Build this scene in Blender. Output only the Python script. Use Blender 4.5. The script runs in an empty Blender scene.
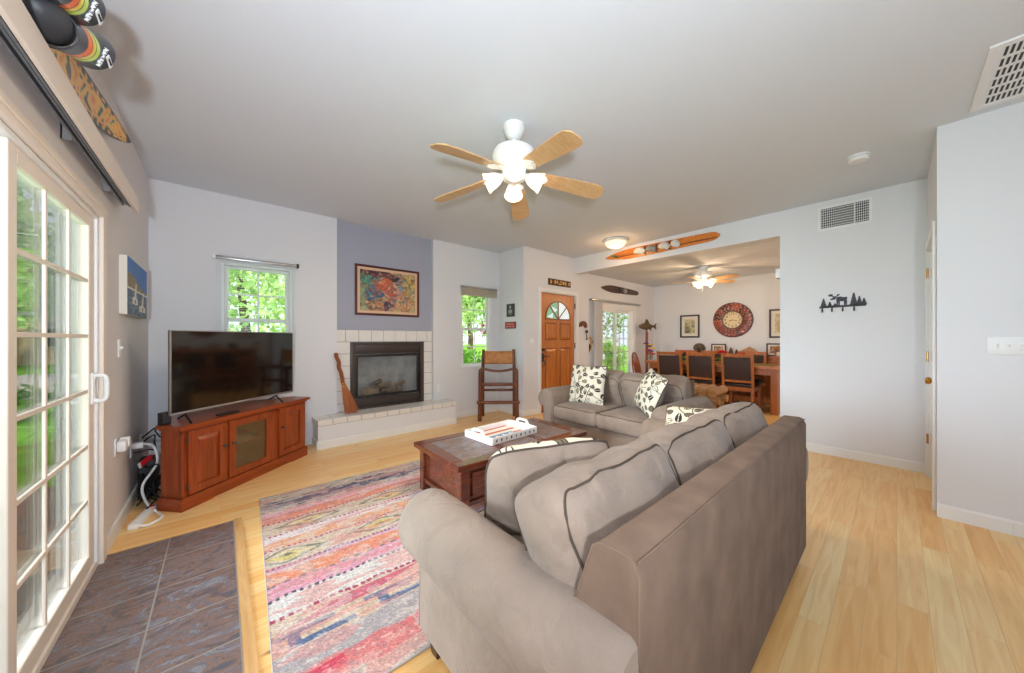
import bpy, bmesh, math, random
import numpy as np
from mathutils import Vector, Matrix, Euler, noise

random.seed(7)
rng = np.random.default_rng(7)
SC = bpy.context.scene
COL = SC.collection
PI = math.pi

# ------------------------------------------------------------------ camera, sky, sun, large lights, exposure
cam_d = bpy.data.cameras.new('camera')
cam_d.sensor_width = 36.0
cam_d.lens = 334.62 / 1024 * 36.0
cam_d.shift_y = (338.72 - 336.5) / 1024
cam_d.clip_start = 0.03
cam_d.clip_end = 300
cam = bpy.data.objects.new('camera', cam_d)
COL.objects.link(cam)
cam.location = (0, 0, 1.249)
cam.rotation_euler = (PI / 2, 0, -math.radians(40.997))
SC.camera = cam

world = bpy.data.worlds.new('sky')
SC.world = world
world.use_nodes = True
wn = world.node_tree.nodes
wn['Background'].inputs[0].default_value = (0.80, 0.90, 1.0, 1)
wn['Background'].inputs[1].default_value = 1.5

def light(name, kind, loc, energy, color=(1, 1, 1), size=None, size_y=None, rot=None, radius=None):
    d = bpy.data.lights.new(name, kind)
    d.energy = energy
    d.color = color
    if kind == 'AREA':
        d.shape = 'RECTANGLE'
        d.size = size
        d.size_y = size_y
    if radius is not None:
        d.shadow_soft_size = radius
    o = bpy.data.objects.new(name, d)
    COL.objects.link(o)
    o.location = loc
    if rot:
        o.rotation_euler = rot
    return o

sun = light('sun', 'SUN', (0, -10, 20), 6.5, (1, .95, .86), rot=Euler((math.radians(38), 0, math.radians(28))))
sun.data.angle = math.radians(1.0)
# added fill in front of the solid rear wall, behind the camera
light('rear_fill', 'AREA', (.1, -3.40, 1.5), 42, (.62, .82, 1.0), 1.6, 1.6, (PI / 2 + .5, 0, 0))
# unseen flash just behind the camera, it throws the fan's shadow on the ceiling
light('camera_flash', 'AREA', (-.28, -.42, 1.28), 64, (.82, .91, 1.0), .12, .12, Euler((math.radians(136), 0, -math.radians(24))))
# daylight entering by the near half of the sliding door
light('daylight_slider', 'AREA', (-7.0, 2.7, 1.8), 1350, (.72, .88, 1.0), 3.0, 5.0, (0, -PI / 2, 0))
light('dining_rear_fill', 'AREA', (6.6, -0.25, 1.5), 10, (1.0, .82, .62), 2.2, 1.8, (PI / 2, 0, 0))  # added warm fill by the closed dining rear wall, no window there

SC.view_settings.view_transform = 'Standard'
SC.view_settings.look = 'None'
SC.view_settings.exposure = 0.12
SC.view_settings.gamma = 1.0
SC.view_settings.use_curve_mapping = False

# ------------------------------------------------------------------ colour and materials
def lin(c):
    c = np.asarray(c, float) / 255.0
    return np.where(c <= .04045, c / 12.92, ((c + .055) / 1.055) ** 2.4)

def L4(c):
    return tuple(float(q) for q in lin(c)) + (1.0,)

class NT:
    def __init__(s, name):
        s.m = bpy.data.materials.new(name)
        s.m.use_nodes = True
        s.t = s.m.node_tree
        s.b = s.t.nodes['Principled BSDF']
        s.out = s.t.nodes['Material Output']
    def n(s, typ, **k):
        nd = s.t.nodes.new(typ)
        for a, v in k.items():
            setattr(nd, a, v)
        return nd
    def l(s, a, b):
        s.t.links.new(a, b)
    def set(s, **k):
        for a, v in k.items():
            s.b.inputs[a.replace('_', ' ')].default_value = v

def pbr(name, col, rough=.5, metal=0, spec=.5, bump=0, bscale=60, var=0, vscale=8, coat=0, sheen=0, stretch=None, folds=0):
    """plain surface with optional tone variation and bump, both procedural"""
    t = NT(name)
    t.set(Roughness=rough, Metallic=metal)
    t.b.inputs['Specular IOR Level'].default_value = spec
    if coat:
        t.b.inputs['Coat Weight'].default_value = coat
        t.b.inputs['Coat Roughness'].default_value = .08
    if sheen:
        t.b.inputs['Sheen Weight'].default_value = sheen
        t.b.inputs['Sheen Roughness'].default_value = .5
    co = t.n('ShaderNodeTexCoord')
    mp = t.n('ShaderNodeMapping')
    t.l(co.outputs['Object'], mp.inputs[0])
    if stretch:
        mp.inputs['Scale'].default_value = stretch
    c = lin(col)
    ns = t.n('ShaderNodeTexNoise')
    ns.inputs['Scale'].default_value = vscale
    ns.inputs['Detail'].default_value = 5
    t.l(mp.outputs[0], ns.inputs[0])
    rp = t.n('ShaderNodeValToRGB')
    rp.color_ramp.elements[0].position = .3
    rp.color_ramp.elements[1].position = .7
    rp.color_ramp.elements[0].color = tuple(np.clip(c * (1 - var), 0, 1)) + (1,)
    rp.color_ramp.elements[1].color = tuple(np.clip(c * (1 + var), 0, 1)) + (1,)
    t.l(ns.outputs[0], rp.inputs[0])
    t.l(rp.outputs[0], t.b.inputs['Base Color'])
    if bump:
        n2 = t.n('ShaderNodeTexNoise')
        n2.inputs['Scale'].default_value = bscale
        n2.inputs['Detail'].default_value = 3
        t.l(mp.outputs[0], n2.inputs[0])
        bp = t.n('ShaderNodeBump')
        bp.inputs['Strength'].default_value = bump
        bp.inputs['Distance'].default_value = .01
        t.l(n2.outputs[0], bp.inputs['Height'])
        if folds:
            n3 = t.n('ShaderNodeTexNoise')
            n3.inputs['Scale'].default_value = 6
            n3.inputs['Detail'].default_value = 2.5
            n3.inputs['Distortion'].default_value = 1.5
            t.l(co.outputs['Object'], n3.inputs[0])
            b3 = t.n('ShaderNodeBump')
            b3.inputs['Strength'].default_value = folds
            b3.inputs['Distance'].default_value = .04
            t.l(n3.outputs[0], b3.inputs['Height'])
            t.l(b3.outputs[0], bp.inputs['Normal'])
        t.l(bp.outputs[0], t.b.inputs['Normal'])
    return t.m

def wood(name, c1, c2, rough=.4, axis=0, scale=1.0, coat=0, spec=.5):
    """grain running along one axis"""
    t = NT(name)
    t.set(Roughness=rough)
    t.b.inputs['Specular IOR Level'].default_value = spec
    if coat:
        t.b.inputs['Coat Weight'].default_value = coat
        t.b.inputs['Coat Roughness'].default_value = .1
    co = t.n('ShaderNodeTexCoord')
    mp = t.n('ShaderNodeMapping')
    sc = [14 * scale] * 3
    sc[axis] = 1.1 * scale
    mp.inputs['Scale'].default_value = sc
    t.l(co.outputs['Object'], mp.inputs[0])
    ns = t.n('ShaderNodeTexNoise')
    ns.inputs['Scale'].default_value = 2.2
    ns.inputs['Detail'].default_value = 6
    ns.inputs['Distortion'].default_value = 1.2
    t.l(mp.outputs[0], ns.inputs[0])
    rp = t.n('ShaderNodeValToRGB')
    rp.color_ramp.elements[0].position = .32
    rp.color_ramp.elements[1].position = .68
    rp.color_ramp.elements[0].color = L4(c1)
    rp.color_ramp.elements[1].color = L4(c2)
    t.l(ns.outputs[0], rp.inputs[0])
    t.l(rp.outputs[0], t.b.inputs['Base Color'])
    return t.m

def painted(name, rough=.6, spec=.4, bump=0, coat=0):
    """colours drawn per point on a fine mesh"""
    t = NT(name)
    a = t.n('ShaderNodeAttribute')
    a.attribute_name = 'paint'
    t.l(a.outputs['Color'], t.b.inputs['Base Color'])
    t.set(Roughness=rough)
    t.b.inputs['Specular IOR Level'].default_value = spec
    if coat:
        t.b.inputs['Coat Weight'].default_value = coat
    if bump:
        n2 = t.n('ShaderNodeTexNoise')
        n2.inputs['Scale'].default_value = 300
        bp = t.n('ShaderNodeBump')
        bp.inputs['Strength'].default_value = bump
        bp.inputs['Distance'].default_value = .004
        co = t.n('ShaderNodeTexCoord')
        t.l(co.outputs['Object'], n2.inputs[0])
        t.l(n2.outputs[0], bp.inputs['Height'])
        t.l(bp.outputs[0], t.b.inputs['Normal'])
    return t.m

def glow(name, col, strength):
    t = NT(name)
    t.b.inputs['Emission Color'].default_value = L4(col)
    t.b.inputs['Emission Strength'].default_value = strength
    t.b.inputs['Base Color'].default_value = L4(col)
    return t.m

def glass(name, tint=(1, 1, 1), refl=1.0):
    t = NT(name)
    tr = t.n('ShaderNodeBsdfTransparent')
    tr.inputs[0].default_value = tuple(tint) + (1,)
    gl = t.n('ShaderNodeBsdfGlossy')
    gl.inputs['Roughness'].default_value = .01
    fr = t.n('ShaderNodeFresnel')
    fr.inputs[0].default_value = 1.45
    mu = t.n('ShaderNodeMath', operation='MULTIPLY')
    mu.inputs[1].default_value = refl
    t.l(fr.outputs[0], mu.inputs[0])
    mx = t.n('ShaderNodeMixShader')
    t.l(mu.outputs[0], mx.inputs[0])
    t.l(tr.outputs[0], mx.inputs[1])
    t.l(gl.outputs[0], mx.inputs[2])
    t.l(mx.outputs[0], t.out.inputs[0])
    return t.m

def floor_mat():
    t = NT('maple_laminate')
    co = t.n('ShaderNodeTexCoord')
    br = t.n('ShaderNodeTexBrick')
    br.offset = .37
    br.inputs['Color1'].default_value = (0, 0, 0, 1)
    br.inputs['Color2'].default_value = (1, 1, 1, 1)
    br.inputs['Mortar'].default_value = (.5, .5, .5, 1)
    br.inputs['Scale'].default_value = 1.0
    br.inputs['Mortar Size'].default_value = .0009
    br.inputs['Mortar Smooth'].default_value = .3
    br.inputs['Brick Width'].default_value = 1.21
    br.inputs['Row Height'].default_value = .098
    t.l(co.outputs['Object'], br.inputs[0])
    # tone per board
    rp = t.n('ShaderNodeValToRGB')
    e = rp.color_ramp.elements
    e[0].color = L4((250, 198, 126))
    e[1].color = L4((255, 224, 164))
    x = e.new(.5)
    x.color = L4((255, 211, 144))
    t.l(br.outputs['Color'], rp.inputs[0])
    # grain, shifted per board so that it breaks at the joints
    ad = t.n('ShaderNodeVectorMath', operation='MULTIPLY_ADD')
    ad.inputs[1].default_value = (7, 13, 3)
    t.l(br.outputs['Color'], ad.inputs[0])
    t.l(co.outputs['Object'], ad.inputs[2])
    mp = t.n('ShaderNodeMapping')
    mp.inputs['Scale'].default_value = (1.6, 22, 1)
    t.l(ad.outputs[0], mp.inputs[0])
    ns = t.n('ShaderNodeTexNoise')
    ns.inputs['Scale'].default_value = 1.4
    ns.inputs['Detail'].default_value = 7
    ns.inputs['Distortion'].default_value = .9
    t.l(mp.outputs[0], ns.inputs[0])
    gr = t.n('ShaderNodeValToRGB')
    gr.color_ramp.elements[0].position = .30
    gr.color_ramp.elements[0].color = L4((236, 206, 164))
    gr.color_ramp.elements[1].position = .60
    gr.color_ramp.elements[1].color = (1, 1, 1, 1)
    t.l(ns.outputs[0], gr.inputs[0])
    m1 = t.n('ShaderNodeMix', data_type='RGBA', blend_type='MULTIPLY')
    m1.inputs[0].default_value = .58
    t.l(rp.outputs[0], m1.inputs[6])
    t.l(gr.outputs[0], m1.inputs[7])
    # knots
    vp = t.n('ShaderNodeMapping')
    vp.inputs['Scale'].default_value = (1.5, 4.6, 1)
    t.l(ad.outputs[0], vp.inputs[0])
    vo = t.n('ShaderNodeTexVoronoi')
    vo.inputs['Scale'].default_value = 1.15
    t.l(vp.outputs[0], vo.inputs[0])
    kr = t.n('ShaderNodeValToRGB')
    kr.color_ramp.elements[0].position = .015
    kr.color_ramp.elements[0].color = L4((120, 72, 44))
    kr.color_ramp.elements[1].position = .075
    kr.color_ramp.elements[1].color = (1, 1, 1, 1)
    t.l(vo.outputs['Distance'], kr.inputs[0])
    m2 = t.n('ShaderNodeMix', data_type='RGBA', blend_type='MULTIPLY')
    m2.inputs[0].default_value = .8
    t.l(m1.outputs[2], m2.inputs[6])
    t.l(kr.outputs[0], m2.inputs[7])
    # joints
    m3 = t.n('ShaderNodeMix', data_type='RGBA', blend_type='MIX')
    m3.inputs[7].default_value = L4((196, 152, 104))
    mf = t.n('ShaderNodeMath', operation='MULTIPLY')
    mf.inputs[1].default_value = .6
    t.l(br.outputs['Fac'], mf.inputs[0])
    t.l(mf.outputs[0], m3.inputs[0])
    t.l(m2.outputs[2], m3.inputs[6])
    t.l(m3.outputs[2], t.b.inputs['Base Color'])
    t.set(Roughness=.34)
    t.b.inputs['Specular IOR Level'].default_value = .45
    return t.m

def slate_mat(name, grid=None, origin=(0, 0), bright=1.0):
    t = NT(name)
    co = t.n('ShaderNodeTexCoord')
    mp = t.n('ShaderNodeMapping')
    mp.inputs['Rotation'].default_value = (0, 0, .6)
    mp.inputs['Scale'].default_value = (4, 9, 4)
    t.l(co.outputs['Object'], mp.inputs[0])
    src = mp.outputs[0]
    if grid:
        br = t.n('ShaderNodeTexBrick')
        br.offset = 0
        br.inputs['Color1'].default_value = (0, 0, 0, 1)
        br.inputs['Color2'].default_value = (1, 1, 1, 1)
        br.inputs['Scale'].default_value = 1
        br.inputs['Mortar Size'].default_value = .0035
        br.inputs['Mortar Smooth'].default_value = .1
        br.inputs['Brick Width'].default_value = grid
        br.inputs['Row Height'].default_value = grid
        m0 = t.n('ShaderNodeMapping')
        m0.inputs['Location'].default_value = (-origin[0], -origin[1], 0)
        t.l(co.outputs['Object'], m0.inputs[0])
        t.l(m0.outputs[0], br.inputs[0])
        ad = t.n('ShaderNodeVectorMath', operation='MULTIPLY_ADD')
        ad.inputs[1].default_value = (9, 5, 7)
        t.l(br.outputs['Color'], ad.inputs[0])
        t.l(mp.outputs[0], ad.inputs[2])
        src = ad.outputs[0]
    ns = t.n('ShaderNodeTexNoise')
    ns.inputs['Scale'].default_value = 1.5
    ns.inputs['Detail'].default_value = 10
    ns.inputs['Roughness'].default_value = .75
    ns.inputs['Distortion'].default_value = 1.6
    t.l(src, ns.inputs[0])
    rp = t.n('ShaderNodeValToRGB')
    e = rp.color_ramp.elements
    e[0].position = .28
    e[0].color = L4((46, 48, 56))
    e[1].position = .75
    e[1].color = L4((190, 180, 176))
    for p, c in ((.38, (92, 96, 112)), (.45, (112, 94, 88)), (.50, (150, 118, 104)), (.54, (100, 100, 112)), (.60, (150, 146, 150)), (.66, (108, 108, 120))):
        q = e.new(p)
        q.color = L4(c)
    t.l(ns.outputs[0], rp.inputs[0])
    last = rp.outputs[0]
    if grid:
        mx = t.n('ShaderNodeMix', data_type='RGBA', blend_type='MIX')
        mx.inputs[7].default_value = L4((158, 152, 146))
        t.l(br.outputs['Fac'], mx.inputs[0])
        t.l(last, mx.inputs[6])
        last = mx.outputs[2]
    t.l(last, t.b.inputs['Base Color'])
    t.set(Roughness=.42)
    bp = t.n('ShaderNodeBump')
    bp.inputs['Strength'].default_value = .5
    bp.inputs['Distance'].default_value = .006
    t.l(ns.outputs[0], bp.inputs['Height'])
    t.l(bp.outputs[0], t.b.inputs['Normal'])
    return t.m

def leaf_mat(name, c1, c2):
    t = NT(name)
    oi = t.n('ShaderNodeTexCoord')
    ns = t.n('ShaderNodeTexNoise')
    ns.inputs['Scale'].default_value = 2.5
    ns.inputs['Detail'].default_value = 4
    t.l(oi.outputs['Object'], ns.inputs[0])
    rp = t.n('ShaderNodeValToRGB')
    rp.color_ramp.elements[0].position = .35
    rp.color_ramp.elements[1].position = .65
    rp.color_ramp.elements[0].color = L4(c1)
    rp.color_ramp.elements[1].color = L4(c2)
    t.l(ns.outputs[0], rp.inputs[0])
    df = t.n('ShaderNodeBsdfDiffuse')
    tl = t.n('ShaderNodeBsdfTranslucent')
    mx = t.n('ShaderNodeMixShader')
    mx.inputs[0].default_value = .45
    t.l(rp.outputs[0], df.inputs[0])
    t.l(rp.outputs[0], tl.inputs[0])
    t.l(df.outputs[0], mx.inputs[1])
    t.l(tl.outputs[0], mx.inputs[2])
    t.l(mx.outputs[0], t.out.inputs[0])
    return t.m

M = dict(
    white_wall=pbr('white_wall_paint', (230, 230, 233), .75, spec=.25, bump=.05, bscale=90),
    grey_wall=pbr('grey_wall_paint', (228, 224, 225), .75, spec=.25, bump=.05, bscale=90),
    blue_wall=pbr('blue_grey_paint', (172, 175, 189), .75, spec=.25, bump=.05, bscale=90),
    ceiling=pbr('ceiling_paint', (224, 229, 236), .85, spec=.2, bump=.05, bscale=70),
    trim=pbr('white_trim', (240, 239, 238), .4, spec=.4),
    vinyl=pbr('white_vinyl', (242, 242, 242), .35, spec=.5),
    cream=pbr('cream_frame', (236, 222, 208), .45),
    plastic=pbr('white_plastic', (240, 240, 240), .35),
    floor=floor_mat(),
    slate=slate_mat('slate_floor', .303, (-.24, 2.705 - .303 * 9)),
    slate_inlay=slate_mat('slate_inlay'),
    strip=wood('floor_strip_wood', (206, 156, 100), (228, 184, 126), .35, 1),
    sofa=pbr('taupe_microfiber', (146, 128, 114), .95, spec=.12, folds=.5, bump=.2, bscale=190, var=.10, vscale=7, sheen=.15),
    sofa_back=pbr('brown_taupe_suede', (124, 102, 87), .95, spec=.08, bump=.1, bscale=240, var=.20, vscale=8, sheen=.05, stretch=(1, 1, .7)),
    piping=pbr('taupe_piping', (84, 72, 63), .9, spec=.1),
    darkleg=wood('dark_leg_wood', (44, 24, 18), (66, 38, 28), .35, 2),
    table_wood=wood('dark_walnut_stain', (78, 34, 20), (116, 56, 34), .22, 0, coat=.4),
    cherry=wood('cherry_wood', (128, 48, 14), (166, 72, 24), .32, 2, coat=.25),
    cherry_h=wood('cherry_wood_level', (128, 48, 14), (166, 72, 24), .3, 0, coat=.25),
    oak_door=wood('oak_door_stain', (178, 98, 38), (206, 128, 58), .35, 2, coat=.2),
    oak_dark=wood('oak_door_groove', (128, 64, 24), (156, 84, 36), .45, 2),
    dining_wood=wood('dining_oak', (158, 90, 44), (190, 116, 62), .35, 2, coat=.2),
    table_top=wood('dining_table_top', (172, 96, 50), (206, 132, 80), .28, 1, coat=.3),
    windsor=wood('red_brown_wood', (126, 56, 28), (152, 74, 38), .35, 2),
    stool=wood('brown_stool_wood', (92, 46, 20), (126, 66, 30), .4, 2),
    leather=pbr('tan_leather', (190, 122, 54), .5, var=.25, vscale=14),
    leather_d=pbr('brown_leather', (124, 80, 58), .5, var=.15),
    log=wood('peeled_log', (162, 108, 62), (196, 144, 92), .5, 1),
    blade=wood('oak_fan_blade', (204, 158, 108), (222, 182, 134), .4, 0, 1.5),
    black=pbr('black_metal', (26, 24, 24), .45),
    black_soft=pbr('black_rubber', (28, 28, 30), .6),
    charcoal=pbr('charcoal_rubber', (52, 53, 58), .5, var=.12),
    bronze=pbr('dark_bronze', (74, 64, 60), .42, metal=.25),
    iron=pbr('grey_black_metal', (66, 62, 68), .6),
    brass=pbr('brass', (214, 164, 70), .25, metal=1),
    silver=pbr('silver_trim', (176, 174, 172), .3, metal=.7),
    screen=pbr('black_screen', (16, 13, 12), .07, spec=1.0),
    white_fan=pbr('white_enamel', (244, 243, 240), .35),
    shade=glow('frosted_lamp_shade', (255, 240, 216), 1.3),
    dome=glow('frosted_glass_dome', (255, 226, 180), 1.25),
    glass=glass('window_glass', refl=.5),
    glass_door=glass('sliding_glass', refl=.8),
    smoked=glass('smoked_glass', (.86, .85, .84), .6),
    fire_glass=glass('fireplace_glass', (.86, .86, .86), 1.6),
    tile=pbr('white_tile', (236, 232, 227), .22, spec=.5, var=.03),
    grout=pbr('grey_grout', (168, 158, 148), .8),
    firebox=pbr('fire_chamber', (226, 226, 224), .7, var=.2, vscale=9),
    birch=wood('birch_log', (196, 168, 132), (222, 204, 178), .7, 0),
    burnt=pbr('burnt_log', (160, 148, 134), .9, var=.5, vscale=20),
    straw=wood('broom_straw', (170, 92, 48), (206, 130, 80), .7, 2, 3),
    straw_h=wood('broom_handle', (136, 66, 30), (168, 92, 44), .6, 2, 2),
    fabric_dark=pbr('brown_black_upholstery', (62, 44, 38), .7, var=.3, vscale=40),
    seat_black=pbr('black_seat', (34, 30, 32), .45),
    track=pbr('grey_track', (120, 124, 132), .4, metal=.3),
    slat=pbr('blind_slat', (238, 240, 242), .4),
    shade_cloth=pbr('beige_shade', (206, 196, 180), .9, var=.08, stretch=(1, 1, 30)),
    art=painted('painted_art', .6),
    gloss_art=painted('painted_gloss', .3, .5, coat=.4),
    cloth=painted('printed_cloth', .9, .15, .15),
    rugm=painted('woven_rug', .95, .1, .6),
    rug_edge=pbr('rug_binding', (188, 180, 176), .95),
    mat_white=pbr('picture_mat', (232, 226, 214), .8),
    frame_red=wood('mahogany_frame', (74, 26, 20), (98, 38, 28), .35, 0),
    frame_dark=pbr('dark_frame', (52, 38, 34), .45),
    peach=pbr('peach_mat', (226, 190, 158), .8),
    ski_dark=wood('dark_ski_wood', (58, 36, 28), (92, 60, 44), .35, 0, coat=.3),
    ski_wood=wood('varnished_ski', (206, 112, 36), (228, 142, 62), .25, 1, coat=.5),
    rubber_white=pbr('white_rubber', (226, 224, 218), .6),
    grey_rubber=pbr('grey_rubber', (150, 150, 146), .6),
    green_mark=pbr('green_print', (120, 140, 90), .5),
    red=pbr('red_cloth', (206, 26, 34), .6),
    redtag=pbr('red_tag', (222, 34, 44), .5),
    yellow=pbr('yellow_petal', (246, 206, 30), .6),
    purple=pbr('purple_petal', (112, 52, 122), .6),
    green=pbr('leaf_green', (92, 130, 46), .6),
    runner=pbr('olive_runner', (126, 118, 60), .9, var=.2),
    clockface=pbr('clock_face', (232, 210, 166), .5),
    clock_ring=pbr('clock_inner_ring', (110, 84, 62), .4, metal=.3),
    tan_board=pbr('tan_letters', (214, 166, 96), .6),
    brown_board=wood('brown_sign_board', (72, 42, 22), (96, 58, 30), .6, 0),
    bell=pbr('dark_bell', (58, 48, 50), .5, metal=.4),
    fish=pbr('carved_fish', (92, 74, 52), .6, var=.4, vscale=18),
    pole=pbr('faded_red_pole', (150, 84, 80), .6),
    bark=pbr('tree_bark', (96, 74, 56), .9, var=.3),
    leaf_a=leaf_mat('bright_leaves', (136, 180, 84), (222, 238, 176)),
    leaf_b=leaf_mat('mid_leaves', (84, 140, 50), (166, 208, 104)),
    leaf_c=leaf_mat('pale_leaves', (150, 190, 104), (222, 232, 170)),
    leaf_r=leaf_mat('red_leaves', (150, 60, 50), (206, 110, 80)),
    lawn=pbr('lawn_grass', (112, 172, 48), .95, var=.35, vscale=1.6, spec=.1, bump=.6, bscale=60),
    paving=pbr('concrete_drive', (206, 200, 192), .9, var=.08),
    decking=pbr('brown_decking', (112, 98, 84), .8, var=.15),
    stucco=pbr('tan_stucco', (206, 178, 142), .9, var=.04),
    roofing=pbr('brown_roof', (112, 92, 78), .9, var=.2),
    vane=pbr('vertical_vane', (242, 236, 230), .6),
)

# ------------------------------------------------------------------ mesh helpers
def TR(loc=(0, 0, 0), rot=(0, 0, 0), sc=(1, 1, 1)):
    return Matrix.LocRotScale(Vector(loc), Euler(rot), Vector(sc))

class MB:
    def __init__(s):
        s.v = []
        s.f = []
        s.mi = []
    def add(s, vs, fs, X=None, mi=0):
        b = len(s.v)
        if X is not None:
            vs = [X @ Vector(p) for p in vs]
        s.v.extend(tuple(p) for p in vs)
        s.f.extend(tuple(b + i for i in f) for f in fs)
        s.mi.extend([mi] * len(fs))
        return s
    def box(s, c, d, rot=(0, 0, 0), bev=0.0, X=None, mi=0, seg=2):
        T = TR(c, rot)
        if X is not None:
            T = X @ T
        hx, hy, hz = d[0] / 2, d[1] / 2, d[2] / 2
        if bev <= 0:
            vs = [(x, y, z) for x in (-hx, hx) for y in (-hy, hy) for z in (-hz, hz)]
            fs = [(0, 1, 3, 2), (4, 6, 7, 5), (0, 4, 5, 1), (2, 3, 7, 6), (0, 2, 6, 4), (1, 5, 7, 3)]
            return s.add(vs, fs, T, mi)
        bm = bmesh.new()
        bmesh.ops.create_cube(bm, size=1)
        for v in bm.verts:
            v.co = Vector((v.co.x * d[0], v.co.y * d[1], v.co.z * d[2]))
        bmesh.ops.bevel(bm, geom=list(bm.edges), offset=min(bev, .49 * min(d)), segments=seg, affect='EDGES', profile=.5)
        bm.verts.index_update()
        s.add([v.co.copy() for v in bm.verts], [[v.index for v in f.verts] for f in bm.faces], T, mi)
        bm.free()
        return s
    def b2(s, lo, hi, bev=0.0, X=None, mi=0):
        c = [(a + b) / 2 for a, b in zip(lo, hi)]
        return s.box(c, [abs(b - a) for a, b in zip(lo, hi)], bev=bev, X=X, mi=mi)
    def frame(s, ax, a0, a1, z0, z1, d0, d1, wl, wr=None, wb=None, wt=None, bev=0.0):
        """rectangular frame; uprights full height, rails between them. ax 'x': runs in y at depth x; ax 'y': runs in x at depth y"""
        wr = wl if wr is None else wr
        wb = wl if wb is None else wb
        wt = wl if wt is None else wt
        def bx(p, q, r, t):
            if ax == 'y':
                s.b2((p, d0, r), (q, d1, t), bev)
            else:
                s.b2((d0, p, r), (d1, q, t), bev)
        bx(a0, a0 + wl, z0, z1)
        bx(a1 - wr, a1, z0, z1)
        if wt:
            bx(a0 + wl, a1 - wr, z1 - wt, z1)
        if wb:
            bx(a0 + wl, a1 - wr, z0, z0 + wb)
        return s
    def loft(s, rings, cap=True, closed=True, X=None, mi=0):
        n = len(rings[0])
        vs = [p for r in rings for p in r]
        fs = []
        for i in range(len(rings) - 1):
            for j in range(n if closed else n - 1):
                k = (j + 1) % n
                fs.append((i * n + j, i * n + k, (i + 1) * n + k, (i + 1) * n + j))
        if cap:
            fs.append(tuple(range(n))[::-1])
            fs.append(tuple((len(rings) - 1) * n + j for j in range(n)))
        return s.add(vs, fs, X, mi)
    def tube(s, pts, r, n=8, closed=False, X=None, mi=0):
        pts = [Vector(p) for p in pts]
        m = len(pts)
        rr = r if hasattr(r, '__len__') else [r] * m
        rings = []
        up = None
        for i, p in enumerate(pts):
            a = pts[(i - 1) % m] if (closed or i) else p
            b = pts[(i + 1) % m] if (closed or i < m - 1) else p
            t = (b - a)
            t = t.normalized() if t.length > 1e-9 else Vector((0, 0, 1))
            if up is None:
                up = t.orthogonal().normalized()
            else:
                up = (up - t * up.dot(t))
                up = up.normalized() if up.length > 1e-6 else t.orthogonal().normalized()
            w = t.cross(up)
            rings.append([p + (up * math.cos(2 * PI * k / n) + w * math.sin(2 * PI * k / n)) * rr[i] for k in range(n)])
        if closed:
            rings.append(rings[0])
            return s.loft(rings, cap=False, X=X, mi=mi)
        return s.loft(rings, X=X, mi=mi)
    def cyl(s, p0, p1, r0, r1=None, n=16, X=None, mi=0):
        return s.tube([p0, p1], [r0, r0 if r1 is None else r1], n, X=X, mi=mi)
    def lathe(s, prof, n=32, X=None, mi=0, cap=True):
        rings = [[(r * math.cos(2 * PI * k / n), r * math.sin(2 * PI * k / n), z) for k in range(n)] for r, z in prof]
        return s.loft(rings, cap=cap, X=X, mi=mi)
    def prism(s, out, d, X=None, mi=0, z0=0):
        """outline in the local xy plane pushed along local z"""
        n = len(out)
        return s.loft([[(x, y, z0) for x, y in out], [(x, y, z0 + d) for x, y in out]], X=X, mi=mi)
    def sph(s, c, r, nu=20, nv=12, X=None, mi=0):
        r = r if hasattr(r, '__len__') else (r, r, r)
        rings = []
        for i in range(nv + 1):
            a = PI * i / nv
            q = max(math.sin(a), .02)
            rings.append([(c[0] + r[0] * q * math.cos(2 * PI * k / nu), c[1] + r[1] * q * math.sin(2 * PI * k / nu), c[2] - r[2] * math.cos(a)) for k in range(nu)])
        return s.loft(rings, X=X, mi=mi)
    def soft(s, d, r, n=18, deform=None, X=None, mi=0):
        """a rounded, deformable block"""
        h = [q / 2 for q in d]
        idx = {}
        vs = []
        fs = []
        def vert(p):
            key = tuple(round(q, 5) for q in p)
            if key in idx:
                return idx[key]
            q = [max(-h[i] + r, min(h[i] - r, p[i])) for i in range(3)]
            e = Vector([p[i] - q[i] for i in range(3)])
            o = Vector(q) + (e.normalized() * r if e.length > 1e-9 else e)
            if deform:
                o = deform(o)
            idx[key] = len(vs)
            vs.append(o)
            return idx[key]
        def sp(t):
            return math.sin(t * PI / 2) * .35 + t * .65
        for ax in range(3):
            u, w = [(1, 2), (2, 0), (0, 1)][ax]
            for sg in (-1, 1):
                for i in range(n):
                    for j in range(n):
                        quad = []
                        for a, b in ((i, j), (i + 1, j), (i + 1, j + 1), (i, j + 1)):
                            p = [0, 0, 0]
                            p[ax] = sg * h[ax]
                            p[u] = h[u] * sp(2 * a / n - 1)
                            p[w] = h[w] * sp(2 * b / n - 1)
                            quad.append(vert(p))
                        fs.append(tuple(quad if sg > 0 else quad[::-1]))
        return s.add(vs, fs, X, mi)
    def text(s, txt, size, X, mi=0, depth=.002, align='CENTER'):
        cu = bpy.data.curves.new('lettering', 'FONT')
        cu.body = txt
        cu.size = size
        cu.extrude = depth
        cu.align_x = align
        cu.align_y = 'CENTER'
        cu.resolution_u = 3
        o = bpy.data.objects.new('lettering', cu)
        COL.objects.link(o)
        dg = bpy.context.evaluated_depsgraph_get()
        dg.update()
        me = bpy.data.meshes.new_from_object(o.evaluated_get(dg))
        s.add([v.co.copy() for v in me.vertices], [list(p.vertices) for p in me.polygons], X, mi)
        bpy.data.objects.remove(o)
        bpy.data.meshes.remove(me)
        bpy.data.curves.remove(cu)
        return s
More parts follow.
